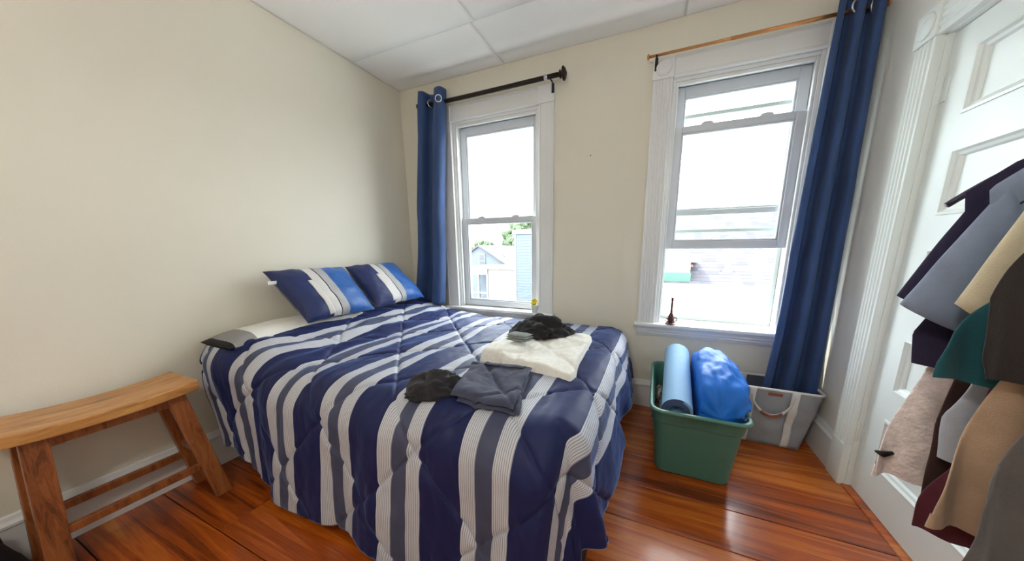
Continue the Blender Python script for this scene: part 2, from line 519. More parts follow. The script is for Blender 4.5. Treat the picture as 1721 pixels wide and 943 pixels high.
# ------------------------------------------------------------------ windows
def reeded(x0, x1, k=4, depth=0.004):
    """moulded casing board: profile across its width (k shallow reeds; k=0 is a plain board), extruded along its length"""
    w = x1 - x0
    prof = [(x0, 0.0), (x0, -0.021), (x0 + 0.003, -0.024), (x0 + 0.013, -0.024), (x0 + 0.017, -0.020)]
    for i in range(k):
        a = x0 + 0.022 + (w - 0.044) * i / k
        b = x0 + 0.022 + (w - 0.044) * (i + 1) / k
        prof += [(a + 0.002, -0.020), (a * 0.7 + b * 0.3, -0.020 - depth), (a * 0.3 + b * 0.7, -0.020 - depth), (b - 0.002, -0.020)]
    prof += [(x1 - 0.017, -0.020), (x1 - 0.013, -0.024), (x1 - 0.003, -0.024), (x1, -0.021), (x1, 0.0)]
    return prof
def sash(parent, name, x0, x1, z0, z1, y0, y1, stile, top, bot, locks=(), mat='vinyl'):
    mb = MB()
    mb.box(x0, x0 + stile, y0, y1, z0, z1)
    mb.box(x1 - stile, x1, y0, y1, z0, z1)
    mb.box(x0 + stile, x1 - stile, y0, y1, z1 - top, z1)
    mb.box(x0 + stile, x1 - stile, y0, y1, z0, z0 + bot)
    o = mb.build(name, mat, parent, bevel=0.004, seg=2)
    # glazing bead
    b = MB(); q = 0.012; ym = (y0 + y1) / 2
    a0, a1, c0, c1 = x0 + stile, x1 - stile, z0 + bot, z1 - top
    b.box(a0, a0 + q, ym - 0.010, ym + 0.010, c0, c1); b.box(a1 - q, a1, ym - 0.010, ym + 0.010, c0, c1)
    b.box(a0 + q, a1 - q, ym - 0.010, ym + 0.010, c0, c0 + q); b.box(a0 + q, a1 - q, ym - 0.010, ym + 0.010, c1 - q, c1)
    b.build('glazing_bead', mat, o, bevel=0.003, seg=1)
    MB().box(a0 + 0.002, a1 - 0.002, ym - 0.002, ym + 0.002, c0 + 0.002, c1 - 0.002).build('glass_pane', 'glass', o)
    for lx in locks:
        prof = [(0.034, 0.0), (0.034, 0.006), (0.028, 0.012), (0.016, 0.016), (0.0, 0.017)]
        pts = [(lx - a, y0 + 0.003, z1 + h - 0.001) for a, h in prof] + [(lx + a, y0 + 0.003, z1 + h - 0.001) for a, h in reversed(prof[:-1])]
        MB().prism(pts, (0, 0.02, 0)).build('sash_lock', mat, o, bevel=0.002, seg=1)
    return o
def window(name, W, lower_raise, label_open):
    x0, x1, z0, z1 = W
    t = thing(name, ((x0 + x1) / 2, 0.0, z0), kind='structure')
    cw = 0.118
    for (a, b) in ((x0 - cw, x0), (x1, x1 + cw)):
        pr = reeded(a, b, 4 if lower_raise else 0)
        MB().loft([[(p[0], p[1], z0) for p in pr], [(p[0], p[1], z1) for p in pr]]).build('side_casing', 'trim', t)
        # corner block with turned rosette
        cb = MB().box(a - 0.004, b + 0.004, -0.032, 0.0, z1, z1 + 0.118).build('corner_block', 'trim', t, bevel=0.004)
        ros = MB(); xc = (a + b) / 2
        ros.lathe((xc, -0.032, z1 + 0.06), [(0.046, 0), (0.046, 0.003), (0.040, 0.006), (0.034, 0.003), (0.028, 0.003), (0.020, 0.007), (0.010, 0.008), (0.0005, 0.0085)], (0, -1, 0), 24)
        if lower_raise: ros.build('rosette', 'trim', cb, smooth=True)
    pr = reeded(0, 0.118, 0)
    MB().loft([[(x0 + 0.004, p[1], z1 + p[0]) for p in pr], [(x1 - 0.004, p[1], z1 + p[0]) for p in pr]]).build('head_casing', 'trim', t)
    # stool and moulded apron
    MB().box(x0 - cw - 0.022, x1 + cw + 0.022, -0.062, 0.06, z0 - 0.026, z0).build('sill', 'trim', t, bevel=0.008, seg=3)
    ap = [(0, 0), (-0.012, 0.0), (-0.016, 0.012), (-0.022, 0.018), (-0.022, 0.03), (-0.03, 0.036), (-0.032, 0.052), (-0.044, 0.058), (-0.046, 0.07), (0, 0.07)]
    MB().loft([[(x0 - cw + 0.0, p[0], z0 - 0.096 + p[1]) for p in ap], [(x1 + cw, p[0], z0 - 0.096 + p[1]) for p in ap]]).build('apron', 'trim', t)
    # jamb liners, stops and parting beads
    j = MB()
    j.box(x0, x0 + 0.02, 0.0, 0.155, z0, z1); j.box(x1 - 0.02, x1, 0.0, 0.155, z0, z1)
    j.box(x0 + 0.02, x1 - 0.02, 0.0, 0.155, z1 - 0.02, z1)
    j.build('jamb', 'trim', t, bevel=0.002, seg=1)
    s = MB()
    s.box(x0 + 0.02, x0 + 0.034, 0.008, 0.03, z0, z1 - 0.02); s.box(x1 - 0.034, x1 - 0.02, 0.008, 0.03, z0, z1 - 0.02)
    s.box(x0 + 0.034, x1 - 0.034, 0.008, 0.03, z1 - 0.04, z1 - 0.02)
    s.build('stop_bead', 'trim', t, bevel=0.003, seg=2)
    MB().box(x0 + 0.02, x1 - 0.02, 0.06, 0.2, z0 - 0.02, z0 + 0.006).build('outer_sill', 'trim', t, bevel=0.004)
    a, b = x0 + 0.022, x1 - 0.022
    w = b - a
    sash(t, 'upper_sash', a, b, z0 + 0.745, z1 - 0.024, 0.080, 0.112, 0.055, 0.062, 0.036,
         (a + w * 0.28, a + w * 0.72) if lower_raise else ())
    sash(t, 'lower_sash', a, b, z0 + 0.008 + lower_raise, z0 + 0.783 + lower_raise, 0.040, 0.072, 0.055, 0.040, 0.050,
         (a + w * 0.28, a + w * 0.72))
    st = MB()
    st.box(a, a + 0.022, 0.132, 0.152, z0 + 0.006, z1 - 0.024); st.box(b - 0.022, b, 0.132, 0.152, z0 + 0.006, z1 - 0.024)
    st.box(a + 0.022, b - 0.022, 0.132, 0.152, z0 + 0.006, z0 + 0.03); st.box(a + 0.022, b - 0.022, 0.132, 0.152, z1 - 0.05, z1 - 0.024)
    so = st.build('storm_frame', 'storm', t, bevel=0.002, seg=1)
    if lower_raise:
        for zz in (1.305, 2.045):
            MB().box(a + 0.022, b - 0.022, 0.134, 0.150, zz - 0.011, zz + 0.011).build('storm_bar', 'storm', so, bevel=0.002, seg=1)
    return t
window('window_1', W1, 0.0, '')
window('window_2', W2, 0.515, '')

# ------------------------------------------------------------------ door and its casing
dr = thing('door_1', (3.215, DY0, 0.0), kind='structure')
XD = 3.186
panels = [(0.20, 0.44), (0.57, 0.81), (0.93, 1.18), (1.305, 1.54), (1.66, 1.885)]
py0, py1 = DY0 - 0.125, DY1 + 0.125
mb = MB()
mb.box(XD, XD + 0.04, py0, DY0 - 0.006, 0.012, DZ - 0.008)
mb.box(XD, XD + 0.04, DY1 + 0.006, py1, 0.012, DZ - 0.008)
edges = [0.012] + [z for p in panels for z in p] + [DZ - 0.008]
for i in range(0, len(edges), 2):
    mb.box(XD, XD + 0.04, py1, py0, edges[i], edges[i + 1])
fr = mb.build('door_frame', 'door', dr)
for (a, b) in panels:
    # recessed panel with a stepped moulding round it
    def rng(d, dx):
        return [(XD + dx, py0 - d, a + d), (XD + dx, py1 + d, a + d), (XD + dx, py1 + d, b - d), (XD + dx, py0 - d, b - d)]
    rings = [rng(0.0, 0.03), rng(0.0, -0.005), rng(0.010, -0.006), rng(0.016, 0.004), rng(0.026, 0.008), rng(0.032, 0.017), rng(0.07, 0.017)]
    MB().loft(rings, cap0=False).build('panel', 'door', dr)
for zz in (0.30, 1.78):
    h = MB()
    h.tube([(XD - 0.008, DY0 - 0.004, zz - 0.045), (XD - 0.008, DY0 - 0.004, zz + 0.045)], 0.0075, 10)
    h.box(XD - 0.004, XD + 0.002, DY0 - 0.034, DY0 - 0.006, zz - 0.042, zz + 0.042)
    h.tube([(XD - 0.008, DY0 - 0.004, zz + 0.045), (XD - 0.008, DY0 - 0.004, zz + 0.056)], [0.009, 0.004], 10)
    h.build('hinge', 'door', dr, smooth=False)
kn = MB().lathe((XD, DY1 + 0.065, 0.95), [(0.03, 0), (0.03, 0.006), (0.011, 0.010), (0.011, 0.03), (0.026, 0.038), (0.029, 0.052), (0.02, 0.064), (0.002, 0.067)], (-1, 0, 0), 20)
kn.build('knob', 'bronze', dr, smooth=True)

tr = thing('trim_1', (XR, DY0, 0.0), kind='structure')
for (a, b) in ((DY0 + 0.108, DY0 + 0.0), (DY1, DY1 - 0.108)):
    pr = reeded(min(a, b), max(a, b), 3, 0.005)
    MB().loft([[(XR + p[1] * 1.15, p[0], 0.0) for p in pr], [(XR + p[1] * 1.15, p[0], DZ) for p in pr]]).build('side_casing', 'door', tr)
    cbk = MB().box(XR - 0.036, XR, min(a, b) - 0.004, max(a, b) + 0.004, DZ, DZ + 0.118).build('corner_block', 'door', tr, bevel=0.004)
    MB().lathe((XR - 0.036, (a + b) / 2, DZ + 0.06), [(0.046, 0), (0.046, 0.003), (0.040, 0.006), (0.034, 0.003), (0.028, 0.003), (0.020, 0.007), (0.010, 0.008), (0.0005, 0.0085)], (-1, 0, 0), 24).build('rosette', 'door', cbk, smooth=True)
    pl = MB().box(XR - 0.03, XR, min(a, b) - 0.002, max(a, b) + 0.002, 0.0, 0.22).build('plinth', 'door', tr, bevel=0.004)
pr = reeded(DZ, DZ + 0.118, 3, 0.005)
MB().loft([[(XR + p[1] * 1.15, DY0 - 0.002, p[0]) for p in pr], [(XR + p[1] * 1.15, DY1 + 0.002, p[0]) for p in pr]]).build('head_casing', 'door', tr)
jb = MB()
jb.box(XR, XR + 0.12, DY0 - 0.005, DY0, 0, DZ); jb.box(XR, XR + 0.12, DY1, DY1 + 0.005, 0, DZ); jb.box(XR, XR + 0.12, DY1, DY0, DZ - 0.005, DZ)
jb.build('jamb', 'door', tr)
MB().box(XR - 0.012, XR + 0.12, DY1, DY0, -0.002, 0.008).build('threshold', 'floor', tr, bevel=0.003)

# small nail left in the wall between the windows
MB().lathe((1.719, 0.0, 1.838), [(0.0016, 0), (0.0016, 0.012), (0.004, 0.012), (0.004, 0.014), (0.0005, 0.0145)], (0, -1, 0.0), 10).build(
    'nail', 'blackmetal', label='small dark nail in the bare wall between the windows', cat='nail')
# ------------------------------------------------------------------ bed and comforter
def ztop(x, y):
    """resting height of the comforter top over mattress and pillows"""
    z = 0.628 + 0.108 * (1 - sstep(0.16, 0.66, x))
    z -= 0.02 * sstep(-0.35, -0.02, y)
    z += 0.012 * nz(x * 2.1, y * 2.1, 4)
    return z
BU0, BU1, BV1 = -0.09, 1.93, 1.425     # cloth: head edge, foot edge of the top, near edge of the top
UMAX, VMAX = 2.36, 2.09
def seam(u, v):
    p = 0.52
    a = ((u + v) / p) % 1.0; b = ((u - v + 0.18) / p) % 1.0
    a = min(a, 1 - a) * p * 0.7071; b = min(b, 1 - b) * p * 0.7071
    return a, b
def slide(w, v):
    """the cloth is pulled back from the pillows: crowded towards the head, most in the middle"""
    A = 0.15 + 0.10 * math.exp(-((v - 0.95) / 0.33) ** 2) + 0.07 * math.exp(-((v - 1.28) / 0.16) ** 2) + 0.012 * nz(v * 4, 2.0)
    return w + A * math.exp(-(w + 0.09) / 0.36)
def comf(u, v, w=None):
    """cloth coordinates (metres) to space"""
    a, b = max(0.0, u - BU1), max(0.0, v - BV1)
    x, y = min(u, BU1), -min(v, BV1) - 0.035
    rho = math.hypot(a, b)
    ca, cb = (a / rho, b / rho) if rho > 1e-6 else (0.0, 0.0)
    r = 0.085 * ca * ca + 0.125 * cb * cb + 0.02
    flare = 0.24 * ca * ca + 0.11 * cb * cb * (0.35 + 0.65 * sstep(0.2, 0.7, u))
    arc = r * PI / 2
    if rho < arc:
        out, down = r * math.sin(rho / r), r * (1 - math.cos(rho / r))
    else:
        h = rho - arc
        out, down = r + h * flare, r + h * math.sqrt(1 - flare * flare)
    out *= 1 - 0.38 * (2 * ca * cb) ** 1.5
    hang = sstep(0.08, 0.5, rho)
    # folds that grow towards the hem, running down the drop
    per = (u if b > a else 2.3 - v) * 1.0
    ang = math.atan2(a, b)
    fold = math.sin(per * 10.5 + ang * 4.5 + 1.3 * nz(per * 2, 1.0)) * 0.5 + math.sin(per * 19 + ang * 7 + 2.0) * 0.25
    amp = (0.030 * cb * cb + 0.040 * ca * ca) * hang * (0.4 + 0.6 * sstep(0.2, 0.7, u))
    out += fold * amp
    z = ztop(x, y) - down
    X, Y = x + ca * out, y - cb * out
    # the head-side hem swings back towards the bed as it falls
    if b > 0:
        X += 0.16 * hang * math.exp(-(u - 0.06) / 0.28) * sstep(0.1, 0.7, b)
    # puffed quilting between the stitched diamonds
    sa, sb = seam(u if w is None else w, v)
    q = (1 - math.exp(-(sa / 0.009) ** 2)) * (1 - math.exp(-(sb / 0.009) ** 2))
    puff = 0.009 * q + 0.007 * min(1, min(sa, sb) / 0.13)
    # gathers across the seams and loose creases on the top
    g = fbm(u * 8, v * 3.0, 2.0, 4) * 0.008 + 0.0075 * fbm(u * 20, v * 10, 5.0, 2) * math.exp(-min(sa, sb) / 0.06)
    # rows of creases where the cloth bunches up in front of the pillows
    cr = math.exp(-((u - 0.50 - 0.12 * nz(v * 2, 0)) / 0.25) ** 2) * 0.008 * math.sin(u * 46 + 5 * nz(v * 3.2, u * 2))
    d = puff + g + cr * (1 - hang)
    n = Vector((ca * math.sin(min(rho / r, 1.5)), -cb * math.sin(min(rho / r, 1.5)), math.cos(min(rho / r, 1.5)))) if rho > 1e-6 else Vector((0, 0, 1))
    p = Vector((X, Y, z)) + n * d
    if v < 0.10:     # the far side tucks down along the wall
        p.z -= (0.10 - v) * 0.30
        p.y = min(p.y, -0.034)
    p.z = max(p.z, 0.012 + 0.004 * (1 + nz(u * 9, v * 9)))
    return p
def cloth_top(x, y):
    return comf(x, -y - 0.035).z
NU, NV = 330, 310
mb = MB(); uvs = []
for i in range(NU + 1):
    for j in range(NV + 1):
        v = VMAX * j / NV
        w = BU0 + (UMAX - BU0) * i / NU
        u = slide(w, v)
        vh = v
        if v > BV1:   # hem of the near side rides up a little towards the head
            vh = BV1 + (v - BV1) * (0.93 + 0.07 * sstep(0.1, 0.7, u))
        mb.v.append(tuple(comf(u, vh, w))); uvs.append((w, v))
for i in range(NU):
    for j in range(NV):
        a = i * (NV + 1) + j
        mb.f.append((a, a + NV + 1, a + NV + 2, a + 1))
co = mb.build('comforter', 'comforter', smooth=True, solid=0.012,
              label='navy, grey and white striped quilted comforter spread over the bed', cat='comforter')
lay = co.data.uv_layers.new(name='cloth')
for lp in co.data.loops:
    lay.data[lp.index].uv = uvs[lp.vertex_index]

bd = thing('bed', (1.0, -0.8, 0.0), 'low bed with black base and white mattress under the striped comforter', 'bed')
MB().box(0.045, 1.96, -1.47, -0.045, 0.10, 0.36).build('base', 'bedbase', bd, bevel=0.02)
MB().box(0.045, 1.93, -1.46, -0.055, 0.36, 0.585).build('mattress', 'sheet', bd, bevel=0.05, seg=4)
for lx in (0.10, 1.93):
    for ly in (-1.42, -0.10):
        MB().box(lx - 0.03, lx + 0.03, ly - 0.03, ly + 0.03, 0.0, 0.10).build('leg', 'bedbase', bd)
MB().box(1.962, 2.03, -1.48, -0.05, 0.0, 0.42).build('foot_panel', 'bedbase', bd, bevel=0.012)

# flat pillow along the head wall, white with a grey end band
def pillow_fn(cx, cy, cz, hx, hy, hz, seedv=0.0):
    def fn(s, t, side):
        a, b = 2 * s - 1, 2 * t - 1
        e = max(0.0, (1 - abs(a) ** 3.0)) ** 0.55 * max(0.0, (1 - abs(b) ** 3.0)) ** 0.55
        pin = 1 - 0.06 * (1 - abs(b) ** 2) * abs(a) ** 4
        return (cx + a * hx * pin, cy + b * hy, cz + side * hz * e + 0.006 * fbm(a * 2 + seedv, b * 2, 1))
    return fn
pw = thing('pillow', (0.2, -1.1, 0.66), 'flat white bed pillow with a grey end band, peeking out at the head wall', 'pillow')
fn = pillow_fn(0.165, -1.175, 0.712, 0.140, 0.41, 0.064)
mbp, mbg, mbk = MB(), MB(), MB()
for tgt, t0, t1 in ((mbk, 0.0, 0.03), (mbg, 0.03, 0.15), (mbp, 0.15, 1.0)):
    for side in (1, -1):
        tgt.grid(lambda s, t, side=side, t0=t0, t1=t1: fn(s, t0 + (t1 - t0) * t, side), 24, 6 if t1 < 0.5 else 30)
mbp.build('pillowcase', 'sheet', pw, smooth=True)
mbg.build('end_band', 'pill_grey', pw, smooth=True)
mbk.build('end_tip', 'bedbase', pw, smooth=True)

# two banded cushions leaning on the left wall
def cushion(TL, TR, BL, BR, label, thick=0.07, seedv=0.0, swap=False):
    TL, TR, BL, BR = map(Vector, (TL, TR, BL, BR))
    nrm = (TR - TL).cross(BL - TL).normalized()
    if nrm.x < 0: nrm = -nrm
    base = (BL + BR) / 2
    t = thing('cushion', base, label, 'cushion', 'banded blue cushions at the head of the bed')
    def fn(s, tt, side):
        a, b = 2 * s - 1, 2 * tt - 1
        p = TL.lerp(TR, s).lerp(BL.lerp(BR, s), tt)
        e = max(0.0, 1 - abs(a) ** 3.2) ** 0.5 * max(0.0, 1 - abs(b) ** 3.2) ** 0.5
        c = Vector(((TL + TR + BL + BR) / 4))
        p = c + (p - c) * (1 - 0.05 * (1 - (a * b) ** 2) * (max(abs(a), abs(b)) ** 4))
        w = 0.005 * fbm(a * 3 + seedv, b * 3, 2) + 0.004 * math.sin(a * 14 + b * 5 + seedv) * abs(b) ** 3
        return p + nrm * (side * thick * e + w)
    # bands across the width (s): navy, white step, white, grey, blue
    segs = [('navy_panel', 'navy_p', 0.0, 0.345), ('white_band', 'white_p', 0.345, 0.46), ('black_piping', 'bedbase', 0.46, 0.475),
            ('grey_band', 'grey_p', 0.475, 0.585), ('blue_panel', 'blue_p', 0.585, 1.0)]
    for nm, m, s0, s1 in segs:
        mb = MB()
        mb.grid(lambda s, tt, s0=s0, s1=s1: fn(s0 + (s1 - s0) * s, tt, 1), max(2, int((s1 - s0) * 40)), 40)
        if nm in ('navy_panel', 'blue_panel'):
            mb.grid(lambda s, tt, s0=s0, s1=s1: fn((0.0 if nm == 'navy_panel' else 0.5) + 0.5 * s, tt, -1), 20, 40)
        mb.build(nm, m, t, smooth=True)
    # stepped white patch over the navy panel, lower two thirds
    mb = MB()
    mb.grid(lambda s, tt: fn(0.285 + 0.07 * s, 0.36 + 0.62 * tt, 1) + nrm * 0.0015, 5, 24)
    mb.build('white_patch', 'white_p', t, smooth=True, solid=0.001)
    return t, fn
c1, fn1 = cushion((0.075, -1.285, 1.062), (0.075, -0.785, 1.062), (0.345, -1.235, 0.765), (0.345, -0.775, 0.765),
                  'blue cushion with white bands beside the small white side tag, nearer the stool', seedv=0.0)
tp = fn1(0.004, 0.22, 1)
MB().hexa([tp + Vector(d) for d in ((-0.004, -0.036, -0.012), (0.0, -0.036, -0.012), (0.006, 0.006, -0.012), (0.002, 0.006, -0.012), (-0.004, -0.036, 0.008), (0.0, -0.036, 0.008), (0.006, 0.006, 0.008), (0.002, 0.006, 0.008))]).build('tag', 'tagw', c1)
cushion((0.07, -0.765, 1.066), (0.07, -0.32, 1.075), (0.325, -0.735, 0.765), (0.325, -0.235, 0.775),
        'blue cushion with white bands in the corner beside the dark curtain', seedv=4.0)

# ------------------------------------------------------------------ laundry on the bed
def patch_slab(name, A, B, C, D, th, mat, label, cat, amp=0.006, freq=6.0, seedv=0.0, lift=0.004, roll=0.03, nu=70, nv=60, corner=None, parent=None):
    """folded cloth lying on the comforter: A,B,C,D corners (x,y), rounded folded edges"""
    def top(s, t):
        x = (A[0] * (1 - s) + B[0] * s) * (1 - t) + (D[0] * (1 - s) + C[0] * s) * t
        y = (A[1] * (1 - s) + B[1] * s) * (1 - t) + (D[1] * (1 - s) + C[1] * s) * t
        e = 0.012 * nz(s * 4 + seedv, t * 4)
        x += e; y += 0.012 * nz(s * 4, t * 4 + seedv + 9)
        ed = min(s, 1 - s, t, 1 - t)
        pro = math.sqrt(max(0.0, 1 - (1 - min(1.0, ed / roll)) ** 2))
        h = th * pro * (1.0 + 0.25 * nz(s * 2.5 + seedv, t * 2.5, 3))
        w = amp * fbm(s * freq + seedv, t * freq, 1.0, 4) + (corner(s, t) if corner else 0)
        zb = cloth_top(x, y)
        return x, y, zb + lift, h, w * pro
    mb = MB()
    mb.grid(lambda s, t: (lambda q: (q[0], q[1], q[2] + q[3] + q[4]))(top(s, t)), nu, nv)
    mb.grid(lambda s, t: (lambda q: (q[0], q[1], q[2] - 0.002))(top(s, t)), 24, 24)
    return mb.build(name, mat, parent, smooth=True, label=label, cat=cat), top
def tl_corner(s, t):
    return 0.030 * math.exp(-((s - 0.12) / 0.2) ** 2 - ((t - 0.08) / 0.14) ** 2)
tw, tw_top = patch_slab('towel', (1.43, -1.11), (1.91, -1.175), (1.89, -0.61), (1.375, -0.17), 0.035, 'towel',
           'thick cream terry towel spread on the comforter under the black clothes', 'towel', 0.011, 5.0, 2.0, corner=tl_corner)
def tw_z(x, y):
    return cloth_top(x, y) + 0.004 + 0.035
# folded slate trousers
tt = thing('trousers', (1.68, -1.4, 0.66), 'folded slate blue trousers in front of the cream towel', 'trousers')
def trouser_layer(dz, sh, name, m):
    A, B, C, D = (1.56 + sh, -1.515), (1.80 + sh, -1.50), (1.74, -1.185), (1.47, -1.225)
    def fn(s, t, side):
        x = (A[0] * (1 - s) + B[0] * s) * (1 - t) + (D[0] * (1 - s) + C[0] * s) * t
        y = (A[1] * (1 - s) + B[1] * s) * (1 - t) + (D[1] * (1 - s) + C[1] * s) * t
        x += 0.014 * nz(t * 3, dz * 90); y += 0.014 * nz(s * 3, dz * 90 + 4)
        ed = min(s, 1 - s, t, 1 - t)
        pro = math.sqrt(max(0, 1 - (1 - min(1, ed / 0.07)) ** 2))
        w = 0.005 * fbm(s * 5, t * 5, dz * 50) + 0.006 * math.sin(t * 9 + s * 3 + 2 * nz(s * 3, t * 3)) * sstep(0.3, 0.9, 1 - s)
        return (x, y, cloth_top(min(x, 1.93), max(y, -1.5)) + dz + (side * 0.010) * pro + w * pro)
    mb = MB()
    mb.grid(lambda s, t: fn(s, t, 1), 50, 50); mb.grid(lambda s, t: fn(s, t, -1), 50, 50)
    return mb.build(name, m, tt, smooth=True)
trouser_layer(0.016, 0.012, 'lower_leg_fold', 'slate_cloth')
trouser_layer(0.036, 0.0, 'upper_leg_fold', 'slate_cloth')
wb = MB()
wb.grid(lambda s, t: (1.485 + 0.235 * s + 0.004 * nz(s * 5, 1), -1.238 + 0.04 * s - 0.028 * t + 0.01 * nz(s * 3, t),
                      cloth_top(1.485 + 0.235 * s, -1.238 + 0.04 * s) + 0.050 + 0.004 * math.sin(t * PI) + 0.003 * nz(s * 8, t * 3)), 40, 6)
wb.build('waistband', 'slate_cloth', tt, smooth=True, solid=0.003)

def heap(name, cx, cy, rx, ry, h, mat, label, cat, rot=0.0, seedv=0.0, base=None, lump=1.0, sub=5, parent=None):
    """crumpled garment: a flattened blob creased by ridged noise"""
    bm = bmesh.new()
    bmesh.ops.create_icosphere(bm, subdivisions=sub, radius=1.0)
    cr, sr = math.cos(rot), math.sin(rot)
    vs_, fs_ = [], []
    for v in bm.verts:
        p = v.co.copy()
        q = p * 1.25 + Vector((seedv, seedv * 0.7, 0))
        warp = Vector((nz(q.x, q.y, q.z), nz(q.x + 7, q.y, q.z), nz(q.x, q.y + 7, q.z))) * 0.7
        rg = 0.0; aa = 1.0; qq = q * 1.5 + warp
        for k in range(3):
            rg += aa * (1 - 2.2 * math.sqrt(noise.noise(qq) ** 2 + 0.006)); qq = qq * 1.8 + Vector((3, 1, 2)); aa *= 0.36
        lowf = 0.25 * noise.noise(q * 0.8 + Vector((11, 0, 0)))
        d = 1 + lump * (0.16 * rg - 0.12) + lowf
        x, y, z = p.x * d, p.y * d, p.z
        top = max(0.0, z) * (0.75 + 0.35 * lump * rg * 0.5 + 0.5 * lowf)
        X, Y = x * rx, y * ry
        wx, wy = cx + X * cr - Y * sr, cy + X * sr + Y * cr
        wz = base(wx, wy) + 0.006 + (top * h if z > 0 else z * 0.004)
        vs_.append((wx, wy, wz))
    for f in bm.faces:
        fs_.append(tuple(v.index for v in f.verts))
    bm.free()
    return MB().add(vs_, fs_).build(name, mat, parent, smooth=True, label=label, cat=cat)
heap('black_clothes', 1.59, -0.655, 0.185, 0.135, 0.105, 'black_cloth', 'heap of crumpled black clothes on top of the cream towel', 'clothes', 0.15, 3.0, tw_z, 1.45)
heap('black_shirt', 1.445, -1.455, 0.115, 0.085, 0.08, 'black_cloth2', 'crumpled black shirt lying on the bed left of the slate trousers', 'shirt', 0.25, 8.0, lambda x, y: cloth_top(x, max(y, -1.50)), 1.4)
# small folded grey washcloth on the towel
wc = thing('washcloth', (1.56, -0.93, 0.72), 'small folded grey washcloth on the cream towel beside the black clothes', 'washcloth')
for k in range(3):
    mb = MB()
    def wf(s, t, side, k=k):
        a, b = 2 * s - 1, 2 * t - 1
        e = max(0, 1 - abs(a) ** 4) ** 0.5 * max(0, 1 - abs(b) ** 4) ** 0.5
        X, Y = a * (0.066 - 0.002 * k), b * 0.034
        x, y = 1.555 + X * 0.94 + Y * 0.3, -0.905 + X * -0.10 + Y * 0.94
        return (x, y, tw_z(1.555, -0.905) + 0.014 + 0.013 * k + side * 0.0075 * e + 0.002 * nz(a * 3, b * 3, k) + 0.008)
    mb.grid(lambda s, t: wf(s, t, 1), 20, 14); mb.grid(lambda s, t: wf(s, t, -1), 20, 14)
    mb.build('fold', 'grey_cloth', wc, smooth=True)

# ------------------------------------------------------------------ curtains and rods
r1 = thing('curtain_rod', (0.9, -0.09, 2.35), 'dark bronze curtain rod with round finial over the window by the bed', 'curtain rod')
zr, yr = 2.352, -0.095
MB().tube([(0.285, yr, zr), (0.7, yr, zr - 0.003), (1.1, yr, zr - 0.003), (1.508, yr, zr)], 0.0155, 14).build('pole', 'bronze', r1, smooth=True)
for sgn, x in ((1, 1.505), (-1, 0.288)):
    MB().lathe((x, yr, zr), [(0.016, 0), (0.026, 0.004), (0.026, 0.010), (0.016, 0.014), (0.016, 0.018), (0.042, 0.026), (0.043, 0.032), (0.032, 0.042), (0.012, 0.050), (0.002, 0.053)] if sgn > 0 else
               [(0.016, 0), (0.022, 0.004), (0.022, 0.012), (0.002, 0.016)], (sgn, 0, 0), 24).build('finial', 'bronze', r1, smooth=True)
for x in (1.44, 0.33):
    b = MB()
    b.tube([(x, -0.036, zr - 0.035), (x, -0.055, zr - 0.012), (x, -0.078, zr - 0.014), (x, yr, zr - 0.016), (x, yr - 0.016, zr - 0.004)], 0.005, 8)
    b.box(x - 0.010, x + 0.010, -0.037, -0.0325, zr - 0.075, zr - 0.015)
    if x < 0.4: b.box(x - 0.010, x + 0.010, -0.037, 0.0, zr - 0.06, zr - 0.045)
    b.build('bracket', 'blackmetal', r1)
MB().lathe((1.40, yr, zr - 0.0005), [(0.016, -0.004), (0.0172, -0.003), (0.0172, 0.02), (0.016, 0.021)], (1, 0, 0), 14).build('joint_ring', 'chrome', r1, smooth=True)

def curtain(name, top, bot, zt, zb, nf, amp_t, amp_b, y0, label, grom, mid=None, phase=0.0, yb=None):
    """gathered panel: top/bot = (x left, x right)"""
    t = thing(name, ((bot[0] + bot[1]) / 2, y0, zb), label, 'curtain')
    def fn(s, q):
        z = zt + (zb - zt) * q
        if mid:
            e = sstep(0, 1, q / mid[2]) if q < mid[2] else 0
            if q < mid[2]:
                xa = top[0] + (mid[0] - top[0]) * q / mid[2]; xb = top[1] + (mid[1] - top[1]) * q / mid[2]
            else:
                k = (q - mid[2]) / (1 - mid[2]); k = k * k
                xa = mid[0] + (bot[0] - mid[0]) * k; xb = mid[1] + (bot[1] - mid[1]) * k
        else:
            xa = top[0] + (bot[0] - top[0]) * q; xb = top[1] + (bot[1] - top[1]) * q
        amp = amp_t + (amp_b - amp_t) * q
        ph = s * nf * 2 * PI + phase
        wob = 0.5 * nz(s * 2 + 3, q * 1.5)
        x = xa + (xb - xa) * (s + 0.35 / nf * 0.16 * math.sin(2 * ph) + 0.012 * wob)
        c = math.cos(ph + wob * 0.5)
        y = y0 + ((yb - y0) * q if yb is not None else 0) + amp * (abs(c) ** 0.75 * (1 if c > 0 else -1)) + 0.006 * fbm(s * 5, q * 6, 2)
        return (x, y, z)
    mb = MB(); mb.grid(fn, 90, 60)
    mb.build('panel', 'curtain', t, smooth=True, solid=0.002)
    for (gx, gy, ang) in grom:
        MB().torus((gx, gy, zt - 0.085), 0.0245, 0.005, (math.cos(ang), math.sin(ang), 0), 22, 8).build('grommet', 'chrome', t, smooth=True)
    return t
curtain('curtain', (0.335, 0.57), (0.145, 0.455), 2.437, 0.70, 1.3, 0.045, 0.055, -0.105,
        'navy grommet curtain pushed to the wall corner at the head of the bed', [(0.532, -0.150, -1.25), (0.415, -0.10, -0.5)],
        mid=(0.245, 0.49, 0.55), phase=PI, yb=-0.12)
r2 = thing('curtain_rod', (2.6, -0.085, 2.335), 'thin copper gold curtain rod over the half open window', 'curtain rod')
zr2, yr2 = 2.336, -0.085
